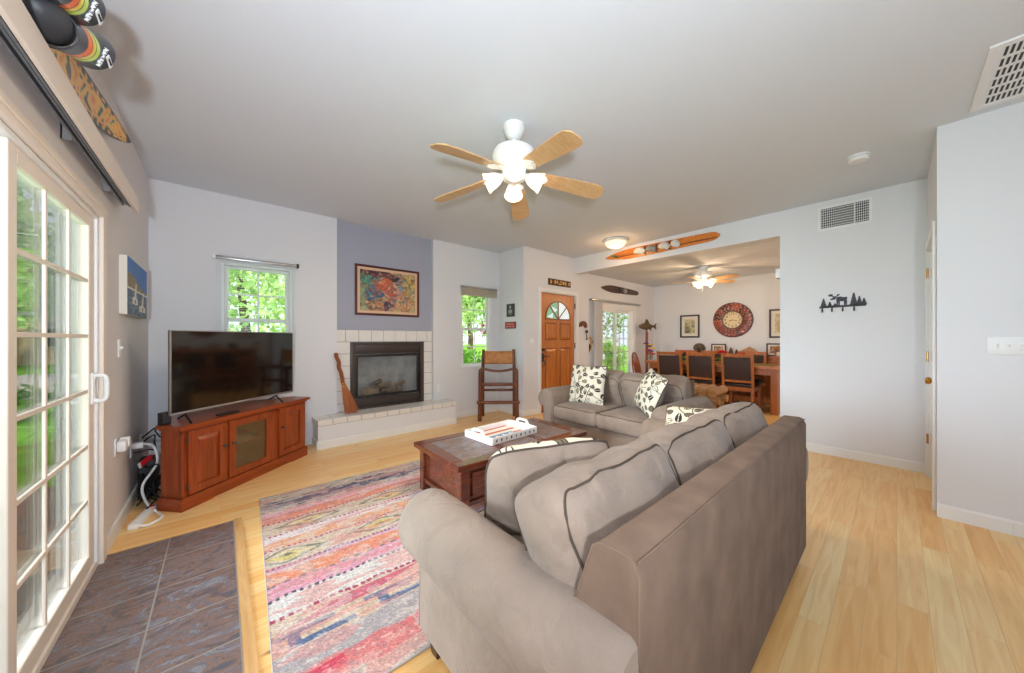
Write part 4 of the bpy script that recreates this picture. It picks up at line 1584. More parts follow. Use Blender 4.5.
# ------------------------------------------------------------------ ceiling fixtures
def ceiling_fan(name, label, loc, zc, drop, R, rot0, spin_mat='blade', ks=1.0, droop=0.0):
    """loc = canopy centre on the ceiling, drop = distance to the blades"""
    f = thing(name, label, 'ceiling fan', (loc[0], loc[1], zc))
    mb = MB()
    mb.lathe([(.075, 0), (.076, -.02), (.062, -.06), (.045, -.085), (.022, -.092)], 32)
    mb.build('canopy', 'white_fan', f)
    MB().cyl((0, 0, -.08), (0, 0, -drop + .16), .014, n=14).build('downrod', 'white_fan', f)
    mb = MB()
    mb.lathe([(.03, -drop + .175), (.09, -drop + .168), (.14, -drop + .145), (.155, -drop + .11), (.148, -drop + .085), (.11, -drop + .055), (.085, -drop + .045), (.082, -drop + .0), (.075, -drop - .01), (.02, -drop - .01)], 40)
    mb.build('motor_housing', 'white_fan', f)
    for k in range(5):
        a = rot0 + k * 2 * PI / 5
        X = TR((0, 0, -drop), (0, 0, a)) @ TR(rot=(0, droop, 0)) @ TR(rot=(math.radians(-13), 0, 0))
        mb = MB()
        out = [(.16, -.045), (.20, -.055), (R - .10, -.076), (R - .03, -.070), (R, -.035), (R, .035), (R - .03, .070), (R - .10, .076), (.20, .055), (.16, .045)]
        mb.prism(out, .007, X=X)
        mb.build('blade', spin_mat, f, smooth=0)
        mb = MB()
        mb.prism([(.085, -.018), (.13, -.014), (.17, -.05), (.20, -.055), (.235, -.03), (.25, 0), (.235, .03), (.20, .055), (.17, .05), (.13, .014), (.085, .018)], .006, X=X @ TR((0, 0, -.007)))
        for qx, qy in ((.19, -.035), (.19, .035), (.225, 0)):
            mb.cyl((qx, qy, -.012), (qx, qy, -.004), .006, n=8, X=X)
        mb.build('blade_arm', 'white_fan', f, smooth=0)
    mb = MB()
    mb.lathe([(.07, -drop - .01), (.08, -drop - .02), (.08, -drop - .045), (.055, -drop - .065), (.02, -drop - .07)], 32)
    mb.build('light_kit', 'white_fan', f)
    for k in range(4):
        a = math.radians(49.5) + k * PI / 2
        X = TR((0, 0, -drop - .028), (0, 0, a)) @ TR((.062, 0, .006), (0, math.radians(114), 0), (ks, ks, ks))
        mb = MB()
        mb.cyl((0, 0, 0), (0, 0, .05), .022, .026, 16, X=X)
        mb.build('lamp_holder', 'white_fan', f)
        mb = MB()
        mb.lathe([(.026, .035), (.040, .055), (.052, .085), (.058, .115), (.070, .142), (.066, .142), (.054, .115), (.048, .085), (.036, .058), (.022, .04)], 24, X=X, cap=False)
        mb.build('lamp_shade', 'shade', f)
        bu = MB()
        bu.sph((0, 0, .085), (.024, .024, .034), 14, 10, X=X)
        bu.build('bulb', 'shade', f)
    mb = MB()
    mb.tube([(.03, .03, -drop - .06), (.032, .03, -drop - .16)], .0015, 5)
    mb.sph((.032, .03, -drop - .17), (.005, .005, .012), 8, 6)
    mb.build('pull_chain', 'white_fan', f)
    return f

ceiling_fan('ceiling_fan', 'five blade oak and white ceiling fan lit over the living room', (1.55, 1.763), H, .325, .672, math.radians(42.6), droop=math.radians(8))
for k in range(4):
    a = math.radians(49.5 + 90 * k)
    o = light('fan_lamp', 'SPOT', (1.55 + .20 * math.cos(a), 1.763 + .20 * math.sin(a), 2.18), 19, (1, .80, .54), radius=.05, rot=Euler((0, -math.radians(28), a)))
    o.data.spot_size = math.radians(165)
    o.data.spot_blend = .5
ceiling_fan('ceiling_fan', 'lit ceiling fan hanging over the dining table beyond the beam', (6.50, 2.27), HD, .25, .60, math.radians(-35), ks=.72)
for k in range(2):
    light('dining_fan_lamp', 'POINT', (6.50 + .2 * (k - .5), 2.27, 2.12), 11.5, (1, .68, .42), radius=.04)

fl = thing('ceiling_light', 'round flush ceiling light with glowing dome near the wooden water ski', 'ceiling light', (4.50, 2.79, H))
mb = MB()
mb.lathe([(.17, 0), (.18, -.012), (.175, -.03), (.155, -.04), (.15, -.03), (.15, 0)], 40)
mb.build('trim_ring', 'white_fan', fl)
mb = MB()
mb.lathe([(.15, -.032), (.145, -.062), (.12, -.092), (.08, -.112), (.03, -.120), (.002, -.121)], 40)
mb.build('dome', 'dome', fl)
light('flush_lamp', 'POINT', (4.50, 2.79, H - .17), 6, (1, .62, .32), radius=.10)

sm = thing('smoke_detector', 'round white smoke detector on the ceiling', 'smoke detector', (3.93, .205, H))
MB().lathe([(.07, 0), (.07, -.012), (.062, -.016), (.062, -.034), (.054, -.042), (.02, -.044), (.001, -.044)], 36).build('body', 'plastic', sm)
MB().lathe([(.066, -.0155), (.066, -.013), (.060, -.013), (.060, -.0155)], 36, cap=False).build('vent_ring', 'iron', sm)

# return air grille in the ceiling
cv = thing('ceiling_vent', 'large white return air grille in the ceiling by the right edge', 'air vent', (3.33, -.62, H))
gx, gy = .37, .31
mb = MB()
mb.b2((-gx, -gy, -.012), (-gx + .045, gy, 0), bev=.003)
mb.b2((gx - .045, -gy, -.012), (gx, gy, 0), bev=.003)
mb.b2((-gx + .045, -gy, -.012), (gx - .045, -gy + .045, 0), bev=.003)
mb.b2((-gx + .045, gy - .045, -.012), (gx - .045, gy, 0), bev=.003)
mb.build('frame', 'plastic', cv, smooth=0)
mb = MB()
for i in range(28):
    y = -gy + .050 + i * (2 * gy - .10) / 27
    mb.box((0, y, -.007), (2 * gx - .09, .0085, .002))
for j in range(1, 6):
    x = -gx + .045 + j * (2 * gx - .09) / 6
    mb.b2((x - .012, -gy + .045, -.0095), (x + .012, gy - .045, -.006))
mb.build('louvers', 'plastic', cv, smooth=0)
MB().b2((-gx + .04, -gy + .04, -.0015), (gx - .04, gy - .04, -.0005)).build('duct_shade', 'charcoal', cv, smooth=0)  # charcoal sheet puts the duct's shade behind the slots

# supply register high on the right wall
wv = thing('wall_vent', 'white wall register with a fine grid high on the right wall', 'air vent', (XV, .365, 2.55), -PI / 2)
mb = MB()
mb.frame('y', -.205, .205, -.13, .13, -.008, 0, .025, bev=.002)
mb.b2((.075, -.009, -.105), (.083, -.001, .105))
mb.build('frame', 'plastic', wv, smooth=0)
mb = MB()
for i in range(24):
    x = -.172 + i * .344 / 23
    mb.b2((x - .0016, -.006, -.105), (x + .0016, -.001, .105))
for i in range(8):
    z = -.09 + i * .18 / 7
    mb.b2((-.18, -.0075, z - .002), (.18, -.003, z + .002))
mb.build('grille', 'plastic', wv, smooth=0)
MB().b2((-.18, -.0008, -.105), (.18, -.0002, .105)).build('register_shade', 'charcoal', wv, smooth=0)  # charcoal sheet on the wall, stands in for shade inside the duct

# ------------------------------------------------------------------ things on the walls
def wall_art(name, label, cat, loc, rz, w, h, fn, fw=.03, mw=.0, frame='frame_dark', matc='mat_white', dep=.025, nx=150, ny=110, group=None):
    """hung on a wall whose room side is local -y"""
    r = thing(name, label, cat, loc, rz, group)
    mb = MB()
    for lo, hi in (((-w / 2, -dep, -h / 2), (-w / 2 + fw, 0, h / 2)), ((w / 2 - fw, -dep, -h / 2), (w / 2, 0, h / 2)), ((-w / 2 + fw, -dep, h / 2 - fw), (w / 2 - fw, 0, h / 2)), ((-w / 2 + fw, -dep, -h / 2), (w / 2 - fw, 0, -h / 2 + fw))):
        mb.b2(lo, hi, bev=.003)
    mb.build('frame', frame, r, smooth=0)
    if mw:
        MB().b2((-w / 2 + fw, -.010, -h / 2 + fw), (w / 2 - fw, -.002, h / 2 - fw)).build('mat', matc, r, smooth=0)
    painted_panel('picture', w - 2 * fw - 2 * mw, h - 2 * fw - 2 * mw, nx, ny, fn, 'art', r, X=TR((0, -.014, 0)))
    return r

def abstract(U, V):
    n = lambda a, b, s: vnoise(U, V, a, b, s)
    wv_ = (n(6, 5, 1) - .5) * .16 + (n(18, 14, 2) - .5) * .07
    X = U + wv_
    Y = V + (n(7, 6, 3) - .5) * .15
    img = np.ones(U.shape + (3,)) * np.array((206, 176, 122.))
    def blob(cx, cy, rx, ry, c, k=1.0):
        nonlocal img
        d = ((X - cx) / rx) ** 2 + ((Y - cy) / ry) ** 2
        img = mixc(img, np.clip((1.25 - d) * 2.2, 0, 1) * k, c)
    blob(.10, .72, .22, .24, (70, 150, 122))
    blob(.08, .30, .2, .34, (132, 170, 112), .9)
    blob(.24, .45, .20, .22, (44, 96, 138))
    blob(.14, .50, .10, .14, (60, 132, 160), .8)
    blob(.30, .16, .22, .14, (196, 136, 88))
    blob(.44, .68, .12, .16, (222, 96, 52))
    blob(.30, .66, .09, .14, (150, 96, 104))
    blob(.56, .36, .12, .28, (140, 84, 96))
    blob(.68, .46, .12, .18, (214, 150, 128))
    blob(.50, .50, .07, .22, (206, 92, 72))
    blob(.70, .72, .08, .18, (128, 152, 174))
    blob(.90, .56, .13, .5, (212, 184, 92))
    blob(.80, .20, .14, .24, (214, 158, 112))
    blob(.47, .12, .08, .14, (66, 44, 70))
    blob(.30, .94, .42, .10, (58, 32, 36))
    blob(.40, .90, .26, .06, (132, 56, 60), .8)
    blob(.62, .86, .12, .07, (40, 26, 32))
    s = np.abs(np.sin((X * 9 + Y * 7) * 3 + 5 * n(9, 8, 9)))
    img = mixc(img, (s < .10) * .55, (44, 34, 46))
    s = np.abs(np.sin((X * 8 - Y * 9) * 2.6 + 5 * n(8, 9, 19)))
    img = mixc(img, (s < .07) * .5, (238, 226, 200))
    img = img * .82 + np.array((150, 128, 118.)) * .18
    for k, c in enumerate(((70, 60, 72), (222, 196, 150), (186, 92, 70), (96, 132, 140))):
        m = n(18, 14, 60 + k) * .65 + n(44, 34, 70 + k) * .35
        img = mixc(img, np.clip((m - .60) * 8, 0, 1) * .5, c)
    return img * (.82 + .36 * n(70, 54, 5)[..., None])
wall_art('framed_painting', 'colourful abstract painting in a red brown frame above the fireplace', 'painting', (1.75, YF + .06, 1.895), 0, .885, .665, abstract, .028, .035, 'frame_red', 'peach', nx=220, ny=160)

def boats(U, V):
    img = np.ones(U.shape + (3,)) * np.array((92, 140, 206.))
    img = mixc(img, V * .6, (62, 112, 190))
    hill = .62 + .10 * np.sin(U * 4 + 1) + .05 * (vnoise(U, V, 9, 3, 2) - .5)
    img = mixc(img, (V < hill).astype(float), (158, 138, 108))
    img = mixc(img, ((V < hill) & (vnoise(U, V, 26, 26, 4) > .62)).astype(float) * .6, (112, 104, 80))
    img = mixc(img, (V < .46).astype(float), (92, 108, 132))
    img = mixc(img, ((V < .46) & (vnoise(U, V, 12, 30, 6) > .6)).astype(float) * .7, (138, 152, 172))
    img = mixc(img, (np.abs(V - .47) < .018).astype(float), (226, 224, 216))
    for cx, cy, s in ((.34, .27, .13), (.72, .17, .17)):
        hull = (np.abs(U - cx) < s) & (V > cy - .06) & (V < cy + .09 - .35 * np.abs(U - cx))
        mast = (np.abs(U - cx - (V - cy) * .16) < .055 - .10 * (V - cy)) & (V > cy) & (V < cy + .34)
        img = mixc(img, (hull | mast).astype(float), (230, 226, 222))
        img = mixc(img, ((np.abs(U - cx - .02) < .03) & (np.abs(V - cy + .01) < .03)).astype(float), (150, 112, 90))
    return img
cv_ = thing('canvas_print', 'canvas photo print of boats on a lake on the left wall', 'picture', (XL, 3.745, 1.61), PI / 2)
MB().b2((-.385, -.037, -.195), (.385, -.001, .195)).build('stretcher', 'mat_white', cv_, smooth=0)
painted_panel('print', .77, .39, 120, 90, boats, 'art', cv_, X=TR((0, -.0385, 0)), thick=.0012)

def landscape(U, V):
    img = np.ones(U.shape + (3,)) * np.array((206, 196, 160.))
    a = vnoise(U, V, 8, 9, 21)
    b = vnoise(U, V, 20, 22, 22)
    img = mixc(img, (a > .55) * .8, (118, 134, 98))
    img = mixc(img, ((V < .5) & (U < .5) & (b > .35)) * .8, (66, 92, 76))
    img = mixc(img, (b > .72) * .7, (166, 120, 78))
    img = mixc(img, ((V > .8)) * .7, (218, 206, 170))
    return img
wall_art('framed_picture', 'dark framed landscape picture on the dining room wall left of the clock', 'picture', (XB, 3.13, 1.535), -PI / 2, .42, .52, landscape, .032, .07)
def mapfn(U, V):
    img = np.ones(U.shape + (3,)) * np.array((222, 206, 170.))
    return mixc(img, (vnoise(U, V, 6, 9, 31) > .58) * .5, (178, 150, 108))
wall_art('framed_picture', 'dark framed picture on the dining room wall right of the clock', 'picture', (XB, 1.43, 1.545), -PI / 2, .44, .56, mapfn, .032, .06)

# big wall clock
ck = thing('wall_clock', 'large round clock with a red brown mosaic rim on the dining room wall', 'clock', (XB, 2.275, 1.645), -PI / 2)
RC = .365
Xw = TR(rot=(PI / 2, 0, 0))
nr, na = 26, 288
rr_ = np.linspace(.52, 1, nr + 1)
vs = []
pc = []
r_ = np.random.default_rng(5)
seg = r_.integers(0, 5, 40)
pal = np.array([(132, 52, 38), (96, 38, 34), (160, 72, 46), (120, 58, 62), (84, 40, 36)], float)
for i in range(nr + 1):
    for k in range(na):
        a = 2 * PI * k / na
        ph = (a / (2 * PI) * 24 + .22 * math.sin(i * .5)) % 24
        c = pal[seg[int(ph) % 40]].copy()
        if abs(ph % 1 - .5) > .44:
            c = np.array((196, 130, 96.))
        c *= .8 + .4 * r_.random()
        if rr_[i] > .96:
            c = np.array((92, 36, 28.))
        z = .022 + .012 * math.sin(PI * (rr_[i] - .52) / .48) + .004 * math.sin(ph * 2 * PI)
        vs.append((RC * rr_[i] * math.cos(a), RC * rr_[i] * math.sin(a), z))
        pc.append(c)
fs = [(i * na + k, i * na + (k + 1) % na, (i + 1) * na + (k + 1) % na, (i + 1) * na + k) for i in range(nr) for k in range(na)]
mb = MB()
mb.add(vs, fs, Xw)
mb.build('mosaic_rim', 'gloss_art', ck, smooth=60, paint=lin(np.clip(np.array(pc), 0, 255)))
MB().lathe([(RC, 0), (RC + .004, .012), (RC, .026), (RC * .9, .02), (RC * .9, 0)], 64, X=Xw).build('back_rim', 'frame_red', ck)
MB().lathe([(RC * .46, .015), (RC * .47, .036), (RC * .53, .036), (RC * .55, .015)], 64, X=Xw, cap=False).build('inner_ring', 'clock_ring', ck)
MB().lathe([(RC * .48, .002), (RC * .48, .024), (.001, .024)], 64, X=Xw).build('dial', 'clockface', ck)
mb = MB()
for k in range(12):
    a = PI / 2 - 2 * PI * k / 12
    mb.text(str(k if k else 12), .07, Xw @ TR((RC * .37 * math.cos(a), RC * .37 * math.sin(a), .025)), depth=.001)
mb.build('numerals', 'black', ck, smooth=0)
for ang_, ln, wd in ((math.radians(200), .075, .010), (math.radians(-14), .11, .007)):
    mb = MB()
    mb.box((math.cos(ang_) * ln * .42, math.sin(ang_) * ln * .42, .030), (ln, wd, .002), (0, 0, ang_), X=Xw)
    mb.build('hand', 'black', ck, smooth=0)

# moose hook rack
mh = thing('hook_rack', 'dark metal coat hook rack with a moose and pine trees on the right wall', 'coat rack', (XV, .378, 1.60), -PI / 2)
Xp = Matrix(((1, 0, 0, 0), (0, 0, -1, -.004), (0, 1, 0, 0), (0, 0, 0, 1)))
def pine(x, z, w, h):
    o = []
    k = 4
    for i in range(k):
        zz = z + h * i / k
        ww = w * (1 - i / (k + .6))
        o += [(x + ww, zz), (x + ww * .55, zz + h / k)]
    return [(x - .006, z - .002), (x + .006, z - .002)] + o + [(x, z + h * 1.06)] + [(2 * x - a, b) for a, b in reversed(o)]
mb = MB()
mb.prism([(-.180, -.022), (.172, -.016), (.176, .0), (.10, .004), (0, .004), (-.10, .006), (-.178, -.002)], .004, X=Xp)
for x, z, w, h in ((-.145, -.005, .030, .085), (-.095, -.005, .022, .05), (.085, .0, .034, .12), (.125, .0, .026, .085), (.158, .0, .026, .062), (-.055, -.004, .02, .03)):
    mb.prism(pine(x, z, w, h), .004, X=Xp)
moose = [(-.035, .0), (-.026, .0), (-.026, .035), (-.005, .045), (.018, .042), (.018, .0), (.027, .0), (.029, .04), (.034, .058), (.036, .08), (.028, .092), (.006, .088), (-.012, .098), (-.030, .100), (-.048, .092),
         (-.058, .086), (-.076, .072), (-.088, .068), (-.090, .078), (-.080, .086), (-.072, .094), (-.066, .102), (-.078, .100), (-.094, .106), (-.106, .118), (-.104, .126), (-.094, .124), (-.090, .134), (-.084, .126), (-.074, .130), (-.072, .118), (-.062, .112),
         (-.050, .112), (-.040, .124), (-.034, .136), (-.028, .126), (-.020, .132), (-.022, .122), (-.034, .108), (-.044, .101), (-.030, .100), (-.040, .055), (-.036, .04)]
# body, head, antlers and legs as separate outlines of one cut plate
mb.prism([(-.046, .058), (-.038, .046), (0, .044), (.030, .048), (.038, .07), (.034, .088), (.008, .086), (-.016, .096), (-.044, .090)], .004, X=Xp)
mb.prism([(-.044, .092), (-.052, .07), (-.060, .066), (-.076, .064), (-.092, .062), (-.094, .072), (-.080, .080), (-.066, .096), (-.050, .100)], .004, X=Xp)
mb.prism([(-.066, .094), (-.080, .100), (-.106, .104), (-.112, .114), (-.102, .116), (-.104, .126), (-.094, .120), (-.090, .132), (-.082, .122), (-.074, .126), (-.074, .112), (-.060, .100)], .004, X=Xp)
mb.prism([(-.054, .098), (-.040, .110), (-.038, .126), (-.030, .118), (-.022, .126), (-.018, .116), (-.026, .106), (-.042, .096)], .004, X=Xp)
for x in (-.038, -.024, .018, .030):
    mb.prism([(x - .005, .002), (x + .005, .002), (x + .007, .052), (x - .007, .052)], .004, X=Xp)
mb.build('cut_plate', 'iron', mh, smooth=0)
for x in (-.155, -.078, .004, .087):
    mb = MB()
    mb.tube([(x, -.006, -.015), (x, -.008, -.045), (x, -.020, -.060), (x, -.036, -.052), (x, -.040, -.038)], .006, 8)
    mb.build('hook', 'iron', mh)

# light switches, sockets and small fittings
def plate(name, label, cat, loc, rz, w, h, kind, n=1, group=None):
    r = thing(name, label, cat, loc, rz, group)
    MB().b2((-w / 2, -.007, -h / 2), (w / 2, 0, h / 2), bev=.003).build('plate', 'plastic', r)
    for i in range(n):
        x = (i - (n - 1) / 2) * .046
        if kind == 'switch':
            MB().b2((x - .011, -.009, -.02), (x + .011, -.006, .02), bev=.001).box((x, -.013, .004), (.008, .014, .018), (math.radians(25), 0, 0), .002).build('toggle', 'white_fan', r)
        else:
            for z in (-.022, .022):
                m = MB()
                m.b2((x - .016, -.0085, z - .014), (x + .016, -.0065, z + .014), bev=.003)
                m.b2((x - .008, -.009, z - .004), (x - .006, -.0083, z + .006), mi=1)
                m.b2((x + .006, -.009, z - .004), (x + .008, -.0083, z + .006), mi=1)
                m.build('socket', ['white_fan', 'iron'], r, smooth=0)
    return r
plate('light_switch', 'white triple switch plate on the near right wall', 'light switch', (XN, -.471, 1.203), -PI / 2, .165, .115, 'switch', 3)
plate('light_switch', 'white switch plate left of the wooden front door', 'light switch', (3.85, YD, 1.20), 0, .115, .115, 'switch', 2)
plate('light_switch', 'white switch plate on the left wall below the boat print', 'light switch', (XL, 3.36, 1.185), PI / 2, .075, .115, 'switch', 1)
plate('wall_outlet', 'white outlet low on the wall below the niche window', 'outlet', (2.47, YF, .505), 0, .072, .115, 'outlet')
plate('wall_outlet', 'white outlet on the left wall with the white cord plugged in', 'outlet', (XL, 3.745, .425), PI / 2, .072, .115, 'outlet')
plate('wall_outlet', 'white outlet in the corner behind the media cabinet', 'outlet', (XL, 4.13, .40), PI / 2, .072, .115, 'outlet')
nl = thing('plug_in_night_light', 'white plug-in device on the left wall beside the sliding door', 'night light', (XL, 3.30, .56), PI / 2)
MB().b2((-.075, -.008, -.055), (-.015, 0, .055), bev=.003).build('plate', 'plastic', nl)
MB().b2((-.06, -.05, -.035), (.02, -.007, .035), bev=.012).build('body', 'plastic', nl)
MB().cyl((.03, -.055, .01), (.03, -.012, .01), .034, n=24).build('lens', 'white_fan', nl)
db = thing('door_chime', 'small white box fixed high inside the dining room opening', 'door chime', (5.02, .899, 2.02), PI)
MB().b2((-.05, -.045, -.055), (.07, 0, .055), bev=.006).build('body', 'plastic', db)
MB().b2((-.04, -.047, -.03), (.06, -.044, .03), bev=.001).build('cover', 'white_fan', db)

# small plaques beside the entry
def dogfn(U, V):
    img = np.ones(U.shape + (3,)) * np.array((64, 72, 74.))
    d = ((U - .5) / .30) ** 2 + ((V - .36) / .26) ** 2
    img = mixc(img, np.clip(1.3 - d, 0, 1), (176, 176, 174))
    d = ((U - .5) / .14) ** 2 + ((V - .76) / .14) ** 2
    img = mixc(img, np.clip(1.3 - d, 0, 1), (196, 196, 190))
    img = mixc(img, ((np.abs(V - .24) < .05) & (np.abs(U - .5) < .26)) * .7, (90, 96, 96))
    return img
wall_art('plaque', 'small dark grey picture plaque on the side wall above the red one', 'plaque', (XE, 4.245, 1.725), -PI / 2, .20, .215, dogfn, .008, 0, 'frame_dark', dep=.012, nx=40, ny=40)
def redfn(U, V):
    img = np.ones(U.shape + (3,)) * np.array((176, 62, 58.))
    img = mixc(img, ((np.abs(V - .70) < .12) & (np.mod(U * 9, 1) < .62) & (U > .1) & (U < .9)) * .75, (226, 190, 184))
    img = mixc(img, ((np.abs(V - .27) < .12) & (np.mod(U * 7 + .3, 1) < .66) & (U > .06) & (U < .94)) * .75, (226, 184, 178))
    return img
wall_art('plaque', 'small red lettered plaque on the side wall below the grey one', 'plaque', (XE, 4.25, 1.475), -PI / 2, .275, .112, redfn, .006, 0, 'frame_red', dep=.012, nx=80, ny=30)
sg = thing('wooden_sign', 'narrow brown wooden sign with tan raised figures above the front door', 'sign', (4.53, YD, 2.235))
MB().b2((-.295, -.02, -.056), (.295, 0, .056), bev=.004).build('board', 'brown_board', sg, smooth=0)
mb = MB()
for x, w, h, o in ((-.235, .045, .075, 0), (-.13, .05, .07, .004), (-.075, .04, .055, .010), (.0, .10, .03, -.02), (.02, .05, .03, .024), (.085, .06, .06, .002), (.145, .05, .082, 0), (.245, .05, .06, 0)):
    mb.sph((x, -.02, o), (w / 2, .008, h / 2), 14, 8)
mb.build('raised_figures', 'tan_board', sg)

# hanging ornaments between the front door and the dining room
on = thing('hanging_ornament', 'brown wooden cap shaped ornament with a hanging chime by the front door', 'wall ornament', (5.20, YD, 1.50))
out = [(.11 * math.cos(PI * i / 12), .085 * math.sin(PI * i / 12)) for i in range(13)]
MB().prism(out + [(-.11, -.025), (-.05, -.02), (-.03, .0), (.03, -.005), (.05, -.04), (.11, -.04)], .03, X=Matrix(((1, 0, 0, 0), (0, 0, -1, 0), (0, 1, 0, 0), (0, 0, 0, 1)))).build('plaque', 'stool', on, smooth=30)
mb = MB()
mb.tube([(.08, -.02, -.03), (.085, -.02, -.09)], .003, 6)
mb.lathe([(.004, 0), (.022, -.012), (.030, -.05), (.034, -.056), (.001, -.05)], 16, X=TR((.085, -.036, -.08)))
mb.tube([(.085, -.036, -.13), (.085, -.036, -.24)], .008, 8)
mb.sph((.085, -.036, -.255), (.016, .016, .022), 10, 8)
mb.build('chime', 'bell', on)
on = thing('hanging_ornament', 'small curled dark metal ornament left of the vertical blind', 'wall ornament', (5.50, 3.985, 1.13))
mb = MB()
pts = [(-.05 + .10 * math.sin(t * 2.4) * (1 - t * .3), -.015, .14 - .20 * t + .05 * math.sin(t * 5)) for t in [i / 20 for i in range(21)]]
mb.tube(pts, [.010 + .012 * math.sin(PI * i / 20) for i in range(21)], 8)
mb.build('scroll', 'tan_board', on)
mb = MB()
mb.sph((-.03, -.02, -.03), (.032, .018, .045), 12, 8)
mb.tube([(-.03, -.02, -.07), (-.045, -.02, -.15)], [.012, .004], 8)
mb.sph((.05, -.02, .05), (.02, .014, .04), 10, 8)
mb.build('figure', 'bell', on)

# ------------------------------------------------------------------ water skis
def ski_outline(L, W, n=40, tail=.55):
    up = []
    for i in range(n + 1):
        t = i / n
        w = W / 2 * (min(1, math.sin(min(t / .30, 1) * PI / 2) ** .75)) if t < .3 else W / 2 * (1 - (1 - tail) * ((t - .3) / .7) ** 1.6)
        if t > .93:
            w *= math.sqrt(max(0, 1 - ((t - .93) / .071) ** 2)) * .9 + .1
        up.append((t * L, w))
    return up + [(x, -w) for x, w in reversed(up)]

# slalom ski above the sliding door
sk = thing('slalom_water_ski', 'black and orange water ski with two boots above the sliding door', 'water ski', (XL, 0, 0))
nL, nW = 200, 26
Lk = 1.72
vs, pc = [], []
r_ = np.random.default_rng(9)
def ski_col(t, w):
    c = np.array((240, 176, 52.))
    s = math.sin(t * 120 + 5 * w + 2.5 * math.sin(t * 37 + 3 * w)) + math.sin(t * 61 - 7 * w + 1 + 2 * math.sin(w * 5))
    if s > 1.05:
        c = np.array((34, 32, 32.))
    elif s > .75:
        c = np.array((190, 200, 96.))
    elif s < -1.25:
        c = np.array((226, 130, 44.))
    if t < .035 or abs(w) > .90:
        c = np.array((30, 30, 32.))
    if .12 < t < .55 and abs(w) > .62 and math.sin(t * 160) > -.2:
        c = np.array((38, 36, 36.))
    if t > .55:
        c = np.array((206, 84, 40.)) if math.sin(t * 120 + 4 * w) > .3 else np.array((60, 50, 60.))
    return c
for side in (1, 0):
    for i in range(nL + 1):
        t = i / nL
        w = .105 * (min(1, math.sin(min((t + .001) / .32, 1) * PI / 2) ** .7)) if t < .32 else .105 * (1 - .4 * ((t - .32) / .68) ** 1.5)
        y = 3.03 - t * Lk
        rock = .075 * max(0, 1 - t / .42) ** 2
        zc = 2.385 + .05 * max(0, 1 - t / .5)
        for j in range(nW + 1):
            q = -1 + 2 * j / nW
            vs.append((.008 + .016 * side + rock, y, zc + q * w))
            pc.append(ski_col(t, q))
N1 = (nL + 1) * (nW + 1)
fs = []
for s0 in (0, N1):
    fs += [(s0 + i * (nW + 1) + j, s0 + i * (nW + 1) + j + 1, s0 + (i + 1) * (nW + 1) + j + 1, s0 + (i + 1) * (nW + 1) + j) for i in range(nL) for j in range(nW)]
for i in range(nL):
    for j in (0, nW):
        a = i * (nW + 1) + j
        fs.append((a, a + nW + 1, N1 + a + nW + 1, N1 + a))
for j in range(nW):
    for i in (0, nL):
        a = i * (nW + 1) + j
        fs.append((a, a + 1, N1 + a + 1, N1 + a))
mb = MB()
mb.add(vs, fs)
mb.build('ski_blade', 'gloss_art', sk, smooth=30, paint=lin(np.array(pc)))
